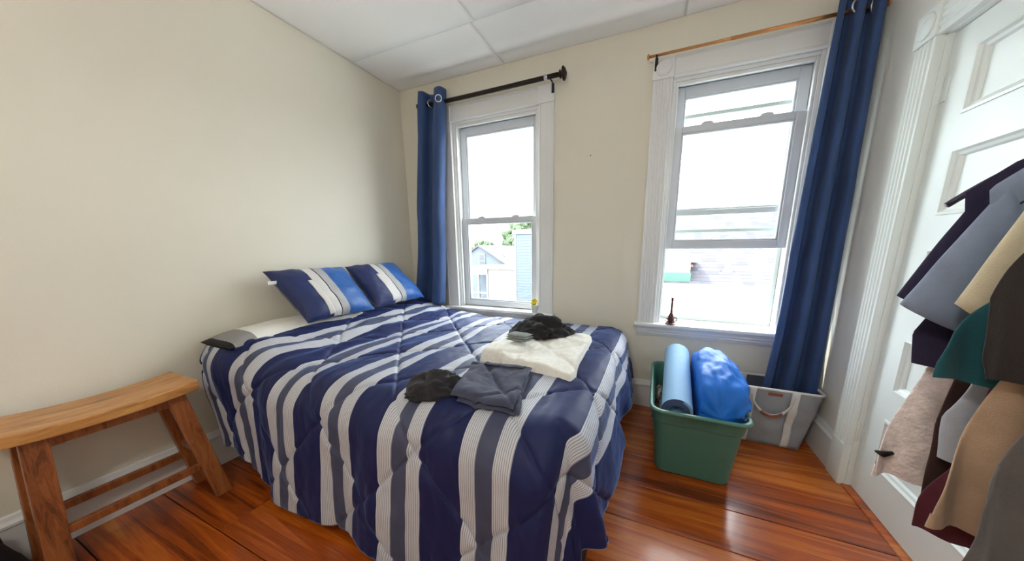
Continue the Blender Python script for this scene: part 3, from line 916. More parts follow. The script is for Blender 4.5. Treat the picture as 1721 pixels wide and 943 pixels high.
MB().tube([(2.075, yr2, zr2), (3.135, yr2, zr2)], 0.0075, 12).build('pole', 'gold', r2, smooth=True)
MB().tube([(2.50, yr2, zr2), (3.14, yr2, zr2)], 0.0092, 12).build('sleeve', 'gold', r2, smooth=True)
for x, s in ((2.076, -1), (3.138, 1)):
    MB().lathe((x, yr2, zr2), [(0.009, 0), (0.016, 0.002), (0.016, 0.008), (0.010, 0.011), (0.002, 0.012)], (s, 0, 0), 18).build('end_cap', 'gold', r2, smooth=True)
for x in (2.118, 3.075):
    b = MB()
    b.box(x - 0.009, x + 0.009, -0.036, -0.0325, zr2 - 0.06, zr2 + 0.012)
    b.tube([(x, -0.036, zr2 - 0.018), (x, -0.062, zr2 - 0.020), (x, yr2, zr2 - 0.012), (x, yr2 - 0.011, zr2 - 0.002)], 0.0045, 8)
    b.build('bracket', 'blackmetal', r2)
curtain('curtain', (2.945, 3.125), (2.865, 3.135), 2.415, 0.30, 2.4, 0.032, 0.045, -0.105,
        'navy grommet curtain hanging down into the fabric tote by the door', [(3.01, -0.125, -1.0), (3.085, -0.09, -0.6)],
        mid=(2.905, 3.135, 0.6), phase=2.4, yb=-0.135)

# ------------------------------------------------------------------ things on the sills
fp = thing('flower_pot', (1.296, -0.03, W1[2]), 'tiny white pot with a yellow flower on the sill of the window by the bed', 'flower pot')
MB().lathe((1.296, -0.03, W1[2]), [(0.022, 0), (0.024, 0.002), (0.030, 0.05), (0.032, 0.062), (0.029, 0.063), (0.027, 0.055), (0.001, 0.054)], n=24).build('pot', 'pot', fp, smooth=True)
lf = MB()
for k in range(9):
    a = k * 2.4; L = 0.026 + 0.006 * (k % 3)
    b = Vector((1.296, -0.03, W1[2] + 0.056)); d = Vector((math.cos(a), math.sin(a), 0.55)); sd = Vector((-math.sin(a), math.cos(a), 0)) * 0.006
    lf.add([b, b + d * L * 0.5 + sd, b + d * L, b + d * L * 0.5 - sd + Vector((0, 0, -0.002))], [(0, 1, 2, 3)])
lf.build('leaves', 'leafg', fp, solid=0.002)
pe = MB()
for ring_n, (nn, rad, tilt) in enumerate(((9, 0.030, 0.25), (7, 0.020, 0.7))):
    for k in range(nn):
        a = 2 * PI * k / nn + 0.3 * ring_n
        c = Vector((1.298, -0.040, W1[2] + 0.086))
        ax_u, ax_v, ax_n = Vector((1, 0, 0)), Vector((0, 0.45, 0.89)), Vector((0, -0.89, 0.45))
        d = ax_u * math.cos(a) + ax_v * math.sin(a); sd = (ax_v * math.cos(a) - ax_u * math.sin(a)) * rad * 0.36
        pe.add([c, c + d * rad * 0.55 + sd + ax_n * rad * tilt * 0.4, c + d * rad + ax_n * rad * tilt, c + d * rad * 0.55 - sd + ax_n * rad * tilt * 0.4], [(0, 1, 2, 3)])
pe.tube([(1.297, -0.032, W1[2] + 0.05), (1.298, -0.038, W1[2] + 0.084)], 0.003, 8)
pe.build('flower', 'yellow', fp, solid=0.002)

fg = thing('figurine', (2.328, -0.02, W2[2]), 'small dark copper figurine with a tall neck on the half open window sill', 'figurine')
fx, fy, fz = 2.328, -0.022, W2[2]
MB().lathe((fx, fy, fz), [(0.036, 0), (0.037, 0.003), (0.034, 0.006), (0.022, 0.008), (0.020, 0.012)], n=24).build('base', 'fig', fg, smooth=True)
MB().lathe((fx, fy, fz + 0.012), [(0.016, 0), (0.022, 0.010), (0.023, 0.03), (0.017, 0.052), (0.010, 0.066), (0.0075, 0.085), (0.0075, 0.15), (0.0095, 0.172), (0.010, 0.178), (0.002, 0.179)], n=18).build('neck', 'fig', fg, smooth=True)
MB().torus((fx + 0.026, fy, fz + 0.036), 0.013, 0.0035, (0, 1, 0), 16, 6).build('handle', 'fig', fg, smooth=True)
MB().tube([(fx - 0.018, fy, fz + 0.03), (fx - 0.032, fy - 0.004, fz + 0.042), (fx - 0.036, fy - 0.006, fz + 0.022)], 0.004, 8).build('arm', 'fig', fg, smooth=True)
for k in range(3):
    a = k * 2.1 + 0.4
    MB().tube([(fx + 0.016 * math.cos(a), fy + 0.016 * math.sin(a), fz + 0.02), (fx + 0.034 * math.cos(a), fy + 0.034 * math.sin(a), fz + 0.004)], 0.004, 8).build('foot', 'fig', fg, smooth=True)

# ------------------------------------------------------------------ green storage tub
tb = thing('storage_tub', (2.445, -0.44, 0.0), 'green plastic storage tub on the floor below the half open window', 'storage tub')
ccx, ccy = 2.447, -0.452
def ring(hx, hy, z, r=0.05, dy=0.0): return rrect(ccx, ccy + dy, hx, hy, r, z, 6)
mb = MB()
mb.loft([ring(0.170, 0.262, 0.0, 0.04), ring(0.176, 0.268, 0.006, 0.045), ring(0.198, 0.325, 0.315, 0.055), ring(0.203, 0.331, 0.318, 0.055), ring(0.210, 0.350, 0.385, 0.06),
         ring(0.222, 0.364, 0.385, 0.065), ring(0.224, 0.366, 0.393, 0.065), ring(0.219, 0.361, 0.401, 0.062), ring(0.208, 0.348, 0.401, 0.058),
         ring(0.203, 0.342, 0.39, 0.055), ring(0.192, 0.318, 0.315, 0.05), ring(0.170, 0.262, 0.012, 0.04)])
mb.build('body', 'green', tb, smooth=False, bevel=0.002, seg=1)
for k in range(15):   # gripping ribs under the near rim
    x = ccx - 0.075 + 0.0107 * k
    MB().hexa([(x, ccy - 0.334, 0.325), (x + 0.006, ccy - 0.334, 0.325), (x + 0.006, ccy - 0.326, 0.325), (x, ccy - 0.326, 0.325),
               (x, ccy - 0.3555, 0.383), (x + 0.006, ccy - 0.3555, 0.383), (x + 0.006, ccy - 0.345, 0.383), (x, ccy - 0.345, 0.383)]).build('rib', 'green', tb)
# rolled foam mat leaning in the tub
def roll_mat():
    t = thing('foam_mat', (2.35, -0.6, 0.3), 'light blue rolled foam mat standing out of the green tub', 'foam mat')
    p0 = Vector((2.350, -0.742, 0.375)); p1 = Vector((2.372, -0.165, 0.495))
    ax = (p1 - p0).normalized(); x = ax.cross(Vector((0, 0, 1))).normalized(); y = x.cross(ax).normalized()
    L = (p1 - p0).length
    turns, th = 3.1, 0.0125
    n = 150; R0 = 0.079
    outer, inner = [], []
    for i in range(n + 1):
        a = 2 * PI * turns * i / n
        r = R0 - th * 1.12 * a / (2 * PI)
        d = x * math.cos(a - 1.2) + y * math.sin(a - 1.2)
        outer.append(d * r); inner.append(d * (r - th))
    mb = MB()
    o_ = lambda k, z: (p0 + ax * z)
    b0 = len(mb.v)
    for q in (0.0, L):
        for i in range(n + 1): mb.v.append(tuple(p0 + ax * q + outer[i]))
        for i in range(n + 1): mb.v.append(tuple(p0 + ax * q + inner[i]))
    m = n + 1
    for i in range(n):
        mb.f.append((i, i + 1, 2 * m + i + 1, 2 * m + i))
        mb.f.append((m + i, 3 * m + i, 3 * m + i + 1, m + i + 1))
        mb.f.append((i, m + i, m + i + 1, i + 1))
        mb.f.append((2 * m + i, 2 * m + i + 1, 3 * m + i + 1, 3 * m + i))
    mb.f.append((0, 2 * m, 3 * m, m)); mb.f.append((n, m + n, 3 * m + n, 2 * m + n))
    mb.build('foam_sheet', 'mat_blue', t, smooth=False)
    # darker inner lining seen at the coil end
    li = MB(); m2 = n + 1
    for q in (-0.0012, 0.004):
        for i in range(18, n + 1): li.v.append(tuple(p0 + ax * q + outer[i] * 0.998))
        for i in range(18, n + 1): li.v.append(tuple(p0 + ax * q + inner[i] * 1.002))
    k = n + 1 - 18
    for i in range(k - 1):
        li.f.append((i, k + i, k + i + 1, i + 1)); li.f.append((i, i + 1, 2 * k + i + 1, 2 * k + i)); li.f.append((k + i, 3 * k + i, 3 * k + i + 1, k + i + 1))
    li.build('dark_lining', 'mat_in', t)
roll_mat()
# stuffed blue nylon sack
def sack():
    t = thing('stuff_sack', (2.56, -0.5, 0.25), 'bulging bright blue nylon stuff sack in the green tub', 'stuff sack')
    p0 = Vector((2.545, -0.755, 0.385)); p1 = Vector((2.545, -0.19, 0.445))
    ax = (p1 - p0).normalized(); x = Vector((1, 0, 0)); y = ax.cross(x).normalized() * -1
    y = x.cross(ax).normalized()
    rings = []; NR, NS = 60, 96
    for i in range(NR + 1):
        q = i / NR
        e = 2 * q - 1
        prof = max(0.0, 1 - abs(e) ** 4.5) ** 0.42
        ring_ = []
        for k in range(NS):
            a = 2 * PI * k / NS
            ca, sa = math.cos(a), math.sin(a)
            fold = 0.012 * math.sin(a * 9 + q * 5 + 2 * nz(a, q * 3)) * (0.3 + 0.9 * (abs(e)) ** 3) + 0.016 * fbm(ca * 2.2 + 3, sa * 2.2, q * 3.5, 4) \
                   + 0.009 * math.sin(q * 30 + 6 * nz(ca * 2, sa * 2, q * 2)) * nz(ca * 2 + 1, sa * 2, q * 3)
            r = (0.143 + 0.010 * math.sin(q * PI)) * prof * (1 + fold / 0.14 * (0.9 if prof > 0.2 else 0.4))
            rx_, ry_ = r * 0.98, r * (1.15 if sa > 0 else 0.72)
            p = p0 + (p1 - p0) * q + x * ca * rx_ + y * sa * ry_
            p.x = min(max(p.x, 2.456), 2.700 if p.z > 0.42 else 2.645)
            ring_.append(p)
        rings.append(ring_)
    MB().loft(rings).build('bag_body', 'sack', t, smooth=True)
    c = MB().tube([(2.60, -0.765, 0.40), (2.615, -0.79, 0.425), (2.63, -0.785, 0.41), (2.64, -0.77, 0.42)], 0.003, 6)
    c.build('drawcord', 'mat_in', t, smooth=True)
sack()
# patterned clothes stuffed at the back of the tub
def pat_mat():
    t = NT('patterned_cotton')
    v = t.coord('Object')
    vo = t.n('ShaderNodeTexVoronoi'); vo.inputs['Scale'].default_value = 22
    t.l(v, vo.inputs['Vector'])
    c = t.ramp(t.math('FRACT', t.math('MULTIPLY', vo.outputs['Distance'], 2.3)), [(0.0, lin('A79F98')), (0.45, lin('8B2430')), (0.6, lin('2F3A4C')), (0.85, lin('BDB6AE'))], 'CONSTANT')
    t.l(c, t.b.inputs['Base Color']); t.b.inputs['Roughness'].default_value = 0.9
    return t.m
MAT['pattern'] = pat_mat()
heap('patterned_cloth', 2.285, -0.36, 0.04, 0.20, 0.22, 'pattern', 'red and grey patterned cloth stuffed down the side of the green tub', 'clothes', 0.0, 5.0, lambda x, y: 0.13, 0.5, 4)
heap('navy_clothes', 2.47, -0.42, 0.125, 0.22, 0.10, 'slate_cloth', 'dark navy clothes filling the bottom of the green tub', 'clothes', 0.0, 6.0, lambda x, y: 0.12, 0.6, 4)

# ------------------------------------------------------------------ fabric tote in the corner
to = thing('tote', (2.9, -0.15, 0.0), 'grey fabric laundry tote with white rim and straps in the corner', 'tote')
tx0, tx1, ty0, ty1, TZ = 2.715, 3.128, -0.262, -0.040, 0.372
def tring(z, g=0.0, w=0.0):
    k = z / TZ
    a0, a1 = tx0 + 0.02 * (1 - k) + g, tx1 - 0.055 * (1 - k) - g
    b0, b1 = ty0 + 0.03 * (1 - k) + g, ty1 - g
    cx_, cy_ = (a0 + a1) / 2, (b0 + b1) / 2
    pts = rrect(cx_, cy_, (a1 - a0) / 2, (b1 - b0) / 2, 0.028, z, 5)
    # add points along the long sides so that the cloth can sag
    out = []
    for i, p in enumerate(pts):
        q = pts[(i + 1) % len(pts)]
        n_ = 8 if (Vector(q) - Vector(p)).length > 0.06 else 1
        for m in range(n_):
            s = m / n_
            out.append((p[0] + (q[0] - p[0]) * s, p[1] + (q[1] - p[1]) * s, z))
    res = []
    for p in out:
        wv = w * math.sin(PI * k) * (fbm(p[0] * 9, p[2] * 11, p[1] * 9, 3))
        res.append((p[0] + wv * (0.3 if abs(p[0] - cx_) < 0.15 else 1), p[1] + wv, p[2]))
    return res
zs = [TZ * i / 14 for i in range(15)]
MB().loft([tring(z, 0, 0.02) for z in zs], True, False).build('body', 'tote', to, smooth=True)
MB().loft([tring(z, 0.004, 0.02) for z in zs[1:]], True, False).build('lining', 'tote_in', to, smooth=True)
rp = tring(TZ)
MB().tube(rp + [rp[0]], 0.0075, 8, False).build('rim', 'tote_w', to, smooth=True)
for sx in (2.785, 2.99):
    for (yy, nm) in ((ty0, -1), (ty1, 1)):
        st = MB()
        def sf(s, q, sx=sx, yy=yy, nm=nm):
            z = 0.01 + (TZ - 0.004) * q; k = z / TZ
            y = yy + (0.03 * (1 - k) if nm < 0 else 0.0)
            x = sx + (s - 0.5) * 0.038 + 0.012 * (q - 0.5)
            return (x, y + nm * (0.004 if nm < 0 else -0.010) + (0.02 * math.sin(PI * k) * fbm(x * 9, z * 11, yy * 9, 3) if nm < 0 else 0) + (-0.006 if nm < 0 else 0), z)
        st.grid(sf, 4, 20); st.build('strap', 'tote_w', to, smooth=True, solid=0.003)
hd = MB()
hp = []
for i in range(17):
    s = i / 16
    hp.append((2.785 + 0.205 * s, ty0 - 0.018 - 0.014 * math.sin(PI * s), 0.335 - 0.115 * math.sin(PI * s) ** 0.6))
hd.grid(lambda s, q: (hp[min(16, int(s * 16 + 0.5))][0], hp[min(16, int(s * 16 + 0.5))][1] + 0.002, hp[min(16, int(s * 16 + 0.5))][2] + (q - 0.5) * 0.024), 16, 2)
hd.build('handle', 'tote_w', to, smooth=True, solid=0.003)
MB().tube([hp[i] for i in range(4, 13)], 0.0085, 8).build('handle_grip', 'leather', to, smooth=True)
MB().box(2.865, 2.935, ty0 - 0.012, ty0 - 0.007, 0.338, 0.356).build('leather_label', 'leather', to, bevel=0.003)

# ------------------------------------------------------------------ saddle stool
sl = thing('stool', (0.17, -1.95, 0.0), 'tall wooden saddle stool with splayed legs beside the bed', 'stool')
sx0, sx1, sy0, sy1 = 0.045, 0.312, -2.205, -1.715
def seat(s, q, side):
    y = sy0 + (sy1 - sy0) * q
    x = sx0 + (sx1 - sx0) * s
    e = 2 * q - 1
    zt = 0.586 + 0.022 * abs(e) ** 2.0
    th = 0.040 + 0.004 * abs(e)
    return (x, y, zt if side > 0 else zt - th)
rings = []
for k in range(25):
    q = k / 24
    a = seat(0, q, 1); b = seat(1, q, 1); c = seat(1, q, -1); d = seat(0, q, -1)
    rings.append([a, b, c, d])
MB().loft(rings).build('seat', 'bench', sl, bevel=0.005, seg=2)
def leg(xt, yt, xb, yb, w=0.043, d=0.030):
    t = MB(); zt = 0.572
    t.hexa([(xb - d / 2, yb - w / 2, 0), (xb + d / 2, yb - w / 2, 0), (xb + d / 2, yb + w / 2, 0), (xb - d / 2, yb + w / 2, 0),
            (xt - d / 2, yt - w / 2, zt), (xt + d / 2, yt - w / 2, zt), (xt + d / 2, yt + w / 2, zt), (xt - d / 2, yt + w / 2, zt)])
    t.build('leg', 'benchleg', sl, bevel=0.003)
fxt, fxb, bxt, bxb = 0.262, 0.290, 0.095, 0.075
yR_t, yR_b, yL_t, yL_b = -1.785, -1.708, -2.118, -2.155
leg(fxt, yR_t, fxb, yR_b, 0.058); leg(fxt, yL_t, fxb, yL_b, 0.058)
leg(bxt, yR_t, bxb, yR_b, 0.050); leg(bxt, yL_t, bxb, yL_b, 0.050)
def at_z(a, b, z): return b + (a - b) * z / 0.572
for (xt, xb) in ((fxt, fxb), (bxt, bxb)):
    z = 0.185; x = at_z(xt, xb, z)
    MB().box(x - 0.011, x + 0.011, at_z(yL_t, yL_b, z) + 0.02, at_z(yR_t, yR_b, z) - 0.02, z - 0.016, z + 0.016).build('long_stretcher', 'benchleg', sl, bevel=0.003)
    z = 0.528; x = at_z(xt, xb, z)
    MB().box(x - 0.009, x + 0.009, at_z(yL_t, yL_b, z) + 0.02, at_z(yR_t, yR_b, z) - 0.02, z - 0.022, z + 0.022).build('apron', 'benchleg', sl, bevel=0.002)
for (yt, yb) in ((yR_t, yR_b), (yL_t, yL_b)):
    z = 0.25; y = at_z(yt, yb, z)
    MB().box(at_z(bxt, bxb, z) + 0.012, at_z(fxt, fxb, z) - 0.012, y - 0.012, y + 0.012, z - 0.015, z + 0.015).build('side_stretcher', 'benchleg', sl, bevel=0.003)
# black bag on the floor at the left edge
bg = thing('black_bag', (0.16, -2.34, 0.0), 'black bag with a grey buckle on the floor behind the stool', 'bag')
bgm = heap('bag_body', 0.175, -2.385, 0.125, 0.20, 0.33, 'bag', None, None, 0.0, 12.0, lambda x, y: -0.002, 0.35, 4)
bgm.parent = bg; bgm.location = Vector(bgm.location) - Vector(bg.location)
MB().lathe((0.15, -2.262, 0.235), [(0.016, 0), (0.018, 0.004), (0.012, 0.008), (0.001, 0.009)], (0.75, 0.6, 0.3), 14).build('buckle', 'buckle', bg, smooth=True)
st = MB().tube([(0.13, -2.30, 0.28), (0.11, -2.23, 0.2), (0.12, -2.225, 0.10), (0.14, -2.25, 0.02)], 0.010, 8)
st.build('strap', 'bag', bg, smooth=True)
# ------------------------------------------------------------------ clothes rail by the door
RX, RZ = 2.945, 1.475
rk = thing('clothes_rack', (RX, -1.86, 0.0), 'steel T shaped clothes rack in front of the white door', 'clothes rack')
MB().tube([(RX, -1.385, RZ), (RX, -2.30, RZ)], 0.0125, 14).build('rail', 'steel', rk, smooth=True)
MB().tube([(RX, -1.86, 0.03), (RX, -1.86, RZ)], 0.014, 14).build('post', 'steel', rk, smooth=True)
for y in (-1.383, -2.302):
    MB().lathe((RX, y, RZ), [(0.013, -0.006), (0.017, -0.006), (0.017, 0.006), (0.002, 0.008)], (0, 1 if y > -2 else -1, 0), 14).build('rail_cap', 'blackmetal', rk, smooth=True)
for a, b in (((2.72, -1.86), (3.13, -1.86)), ((RX, -2.2), (RX, -1.6))):
    MB().tube([(a[0], a[1], 0.03), (b[0], b[1], 0.03)], 0.013, 12).build('foot_bar', 'steel', rk, smooth=True)
    for p in (a, b):
        MB().lathe((p[0], p[1], 0.0), [(0.016, 0), (0.018, 0.012), (0.012, 0.03)], n=12).build('foot_pad', 'blackmetal', rk, smooth=True)

def hanger(y, label, dz=-0.03, hw=0.196):
    pts = []
    for i in range(33):
        s = 2 * i / 32 - 1
        pts.append((RX + hw * s, y, 1.380 - 0.112 * abs(s) ** 1.7 + dz))
    t = thing('clothes_hanger', (RX, y, 1.27), label, 'hanger', 'hangers on the clothes rack')
    rr = [0.006 + 0.003 * (1 - abs(2 * i / 32 - 1)) for i in range(33)]
    MB().tube(pts, rr, 8).build('shoulder_bar', 'wirehanger', t, smooth=True)
    hk = [(RX, y, 1.375 + dz), (RX, y, 1.44), (RX - 0.016, y, 1.458), (RX - 0.0185, y, 1.478), (RX - 0.010, y, 1.494), (RX + 0.006, y, 1.4965), (RX + 0.018, y, 1.484), (RX + 0.019, y, 1.472)]
    MB().tube(hk, 0.0022, 6).build('hook', 'steel', t, smooth=True)
    return t

def garment(name, y, edge, mat, label, cat, th=0.016, sleeve=None, seedv=0.0, hem_drop=0.0, shoulder=True, waves=4.0, trim=None, mat2=None):
    """edge: [(z, x_left)] from hem up; right side mirrors about the rail; sleeve=(outer, inner) hem points (x,z)"""
    t = thing(name, (RX, y, edge[0][0]), label, cat, 'clothes hanging on the rack')
    def xl(z):
        for (z0, x0), (z1, x1) in zip(edge[:-1], edge[1:]):
            if z <= z1:
                k = max(0.0, (z - z0) / (z1 - z0)); return x0 + (x1 - x0) * k
        return edge[-1][1]
    zh, zt = edge[0][0], edge[-1][0]
    NR, NS = 46, 72
    rings = []
    for i in range(NR + 1):
        q = i / NR
        z = zh + (zt - zh) * q
        hw = RX - xl(z)
        up = 1 - q
        tk = th * (0.55 + 0.6 * min(1, up * 2.2)) * (0.25 + 0.75 * sstep(0.0, 0.06, (zt - z) + 0.01))
        ring_ = []
        for k in range(NS):
            a = 2 * PI * k / NS
            ca, sa = math.cos(a), math.sin(a)
            x = RX + hw * (abs(ca) ** 0.7) * (1 if ca > 0 else -1)
            w = (0.013 * math.sin((x - RX) * 42 + z * 5) + 0.006 * math.sin(x * 97 + z * 9)) * min(1.0, (1.30 - z) / 0.45 if z < 1.30 else 0.0)
            yy = y + tk * (abs(sa) ** 0.8) * (1 if sa > 0 else -1) + w + 0.004 * fbm(x * 6, z * 5, seedv, 2)
            x += 0.006 * nz(z * 9, seedv) * abs(ca)
            ring_.append((min(x, 3.178), yy, z + up ** 6 * (0.010 * nz(x * 14, seedv) - 0.014 * (1 - abs(ca)))))
        rings.append(ring_)
    body = MB().loft(rings, False, True)
    body.build('body', mat, t, smooth=True)
    if trim:
        rings2 = []
        for i in range(4):
            rr = []
            for p in rings[min(i, 3)]:
                rr.append((RX + (p[0] - RX) * 1.012 if p[0] < RX else p[0], y + (p[1] - y) * 1.08, p[2]))
            rings2.append(rr)
        MB().loft(rings2[:3], False, False).build('hem_band', trim, t, smooth=True)
    if sleeve:
        for sgn in (-1, 1):
            (ox, oz), (ix, iz) = sleeve[0], sleeve[1]
            top_o, top_i = Vector((2.752, 0, 1.288)), Vector((2.800, 0, 1.19))
            ho, hi = Vector((ox, 0, oz)), Vector((ix, 0, iz))
            rs = []
            for i in range(13):
                q = i / 12
                a, b = top_o.lerp(ho, q), top_i.lerp(hi, q)
                bul = 0.012 * math.sin(PI * q)
                c = (a + b) / 2; hv = (a - b) / 2
                ring_ = []
                for k in range(28):
                    an = 2 * PI * k / 28
                    p = c + hv * math.cos(an) * (1 + bul)
                    ring_.append((RX + (p.x - RX) * (1 if sgn < 0 else -1) if sgn < 0 else min(2 * RX - p.x, 3.178), y + (0.007 + 0.008 * q) * math.sin(an) + 0.006 * nz(p.x * 20, p.z * 12, seedv) * q, p.z + 0.006 * q * math.sin(an)))
                rs.append(ring_)
            MB().loft(rs, False, False).build('sleeve', mat2 or mat, t, smooth=True, solid=0.002)
    return t
def cl(name, hexcol, **k): return M(name, hexcol, 0.9, 0.10, 18, 0.3, 420, sheen=0.12, **k)
MAT['g_knit'] = M('pinkish_lace_knit', 'EEE4E2', 0.95, 0.16, 45, 1.0, 110)
MAT['g_navy'] = cl('plum_navy_jersey', '2A2440')
MAT['g_grey'] = cl('blue_grey_jersey', '8998B2')
MAT['g_cream'] = cl('cream_jersey', 'D8CDB0')
MAT['g_teal'] = cl('teal_jersey', '1B555F')
MAT['g_dark'] = cl('charcoal_brown_jersey', '2B2728')
MAT['g_brown'] = cl('dark_brown_knit', '3B2520')
MAT['g_ice'] = cl('pale_blue_cotton', 'AEB7C4')
MAT['g_red'] = cl('burgundy_cotton', '55202F')
MAT['g_beige'] = cl('beige_ribbed_knit', 'B79C82')
MAT['g_slate'] = cl('grey_marl_knit', '5C5959')
SH2 = [(1.235, 2.778), (1.28, 2.83), (1.312, 2.88), (1.328, 2.92)]
SH = [(1.285, 2.732), (1.335, 2.785), (1.372, 2.85), (1.392, 2.91)]
hanger(-1.398, 'bare plum hanger at the window end of the rack, its tip showing', 0.0, 0.206)
specs = [
    ('long_cardigan', -1.425, [(0.66, 2.704), (0.74, 2.723), (0.826, 2.738), (0.913, 2.751), (1.10, 2.772)] + SH2, 'g_knit', 'long pinkish lace knit top reaching lowest beside the door', 'top', None),
    ('navy_tshirt', -1.447, [(0.945, 2.724), (1.008, 2.713), (1.15, 2.76)] + SH, 'g_navy', 'plum navy short sleeved shirt at the window end of the rack', 'shirt', ((2.671, 1.085), (2.760, 1.050))),
    ('brown_sweater', -1.468, [(0.62, 2.775), (0.826, 2.760), (0.92, 2.768), (1.15, 2.775)] + SH2, 'g_brown', 'dark brown long sweater right behind the pinkish knit', 'sweater', None),
    ('grey_tshirt', -1.490, [(0.97, 2.74), (1.05, 2.74), (1.15, 2.765)] + SH, 'g_grey', 'blue grey short sleeved shirt with a wide pale sleeve', 'shirt', ((2.655, 1.073), (2.745, 1.026))),
    ('pale_shirt', -1.510, [(0.77, 2.752), (0.86, 2.745), (0.925, 2.761), (1.15, 2.78)] + SH2, 'g_ice', 'pale blue cotton shirt hanging between dark brown and burgundy', 'shirt', None),
    ('burgundy_shirt', -1.530, [(0.61, 2.735), (0.663, 2.736), (0.787, 2.763), (0.924, 2.77), (1.15, 2.78)] + SH2, 'g_red', 'dark burgundy shirt hanging just behind the beige ribbed sweater', 'shirt', None),
    ('cream_tshirt', -1.552, [(0.99, 2.755), (1.05, 2.76), (1.15, 2.775)] + SH, 'g_cream', 'cream short sleeved shirt with a folded sleeve edge', 'shirt', ((2.690, 1.086), (2.742, 1.050))),
    ('teal_shirt', -1.575, [(0.955, 2.668), (0.985, 2.668), (1.039, 2.682), (1.15, 2.75)] + SH, 'g_teal', 'teal shirt with a wide hem in the middle of the rack', 'shirt', None),
    ('beige_sweater', -1.600, [(0.685, 2.691), (0.724, 2.693), (0.809, 2.708), (0.944, 2.732), (1.15, 2.775)] + SH2, 'g_beige', 'beige ribbed sweater with a folded hem low on the rack', 'sweater', None),
    ('charcoal_shirt', -1.635, [(0.985, 2.69), (1.017, 2.675), (1.11, 2.672), (1.18, 2.70)] + SH, 'g_dark', 'charcoal brown shirt nearest the camera at the right edge', 'shirt', None),
    ('grey_sweater', -1.672, [(0.60, 2.680), (0.674, 2.689), (0.773, 2.698), (0.887, 2.723), (1.15, 2.775)] + SH2, 'g_slate', 'grey marl sweater in the lower right corner', 'sweater', None),
]
for i, (nm, y, e, m, lb, ct, slv) in enumerate(specs):
    hanger(y, 'plum clothes hanger inside the %s on the rack' % nm.replace('_', ' '), -0.03 if e[-1][0] > 1.35 else -0.088, 0.196 if e[-1][0] > 1.35 else 0.160)
    g = garment(nm, y, e, m, lb, ct, 0.0085, slv, i * 1.7, waves=3.0 + (i % 3),
                trim=m if nm in ('beige_sweater', 'long_cardigan') else None)
    if nm == 'long_cardigan':
        MB().tube([(2.735, y - 0.004, 0.72), (2.716, y - 0.010, 0.716), (2.702, y - 0.012, 0.722)], [0.004, 0.007, 0.003], 8).build('belt_tip', 'blackmetal', g, smooth=True)

# ------------------------------------------------------------------ added fill lamp, unseen behind the camera, to lift far wall and ceiling
lp = thing('added_fill_lamp', (1.75, -2.78, 1.95), 'added white globe fill lamp on a cord, unseen behind the camera', 'lamp')
MB().lathe((1.75, -2.78, 2.56), [(0.06, 0), (0.06, -0.015), (0.03, -0.03), (0.005, -0.032)], n=24).build('ceiling_rose', 'trim', lp, smooth=True)
MB().tube([(1.75, -2.78, 2.53), (1.75, -2.78, 2.15)], 0.003, 8).build('cord', 'trim', lp, smooth=True)
MB().lathe((1.75, -2.78, 2.17), [(0.02, 0), (0.03, -0.01), (0.03, -0.04)], n=20).build('holder', 'trim', lp, smooth=True)
def fill_lamp_mat():
    t = NT('fill_lamp_glow')
    t.b.inputs['Base Color'].default_value = lin('F4F0E8')
    t.b.inputs['Emission Color'].default_value = (1.0, 0.96, 0.90, 1)
    t.b.inputs['Emission Strength'].default_value = FILL_LAMP
    return t.m
FILL_LAMP = 38.0
MAT['opal'] = fill_lamp_mat()
MB().lathe((1.75, -2.78, 2.04), [(0.11 * math.sin(PI * (k + 0.02) / 16.04), 0.11 * math.cos(PI * (k + 0.02) / 16.04)) for k in range(17)], n=28).build('globe', 'opal', lp, smooth=True)

# ------------------------------------------------------------------ outside
MB().box(-60, 60, 0.6, 90, -7.2, -7.0).build('ground', 'ground', kind='structure')
# neighbour's roof seen through the half open window
h1 = thing('neighbour_house', (5.0, 8.0, -7.0), 'neighbouring house with a grey shingled roof filling the half open window', 'house')
rx0, rx1 = 0.9, 14.0
def plane_slab(x0, x1, ya, za, yb, zb, th=0.08):
    return MB().hexa([(x0, ya, za - th), (x1, ya, za - th), (x1, yb, zb - th), (x0, yb, zb - th), (x0, ya, za), (x1, ya, za), (x1, yb, zb), (x0, yb, zb)])
rf = plane_slab(rx0, rx1, 5.9, 0.33, 10.0, 2.46).build('roof', 'shingle', h1)
plane_slab(rx0, rx1, 14.1, 0.33, 10.0, 2.46).build('roof', 'shingle', h1)
MB().box(rx0 - 0.05, rx1, 9.92, 10.08, 2.44, 2.50).build('ridge_cap', 'ext_white', h1)
MB().box(rx0 + 0.3, rx1 - 0.3, 6.2, 13.8, -7.0, 0.40).build('wall', 'ext_pale', h1)
MB().box(rx0, rx1, 5.82, 5.92, 0.22, 0.345).build('gutter', 'ext_white', h1)
vn = MB().box(3.74, 3.96, 6.42, 6.62, 0.56, 0.68).build('vent_base', 'ext_white', h1, bevel=0.01)
MB().tube([(3.85, 6.52, 0.6), (3.85, 6.52, 0.86)], 0.055, 14).build('vent_pipe', 'ext_white', vn, smooth=True)
# low white roof in front, laid in boards
h2 = thing('low_white_roof', (4.2, 4.2, -7.0), 'low white boarded roof in the sun just below the half open window', 'roof')
nb = 9
for k in range(nb):
    ya = 2.3 + (5.75 - 2.3) * k / nb; yb = 2.3 + (5.75 - 2.3) * (k + 1) / nb
    za = -0.13 + (0.24 + 0.13) * k / nb; zb = -0.13 + (0.24 + 0.13) * (k + 1) / nb
    plane_slab(0.9, 9.0, ya - 0.02, za + 0.018, yb, zb + 0.0, 0.05).build('board', 'ext_board', h2)
MB().box(1.0, 8.9, 2.5, 5.7, -7.0, -0.20).build('wall', 'ext_white', h2)
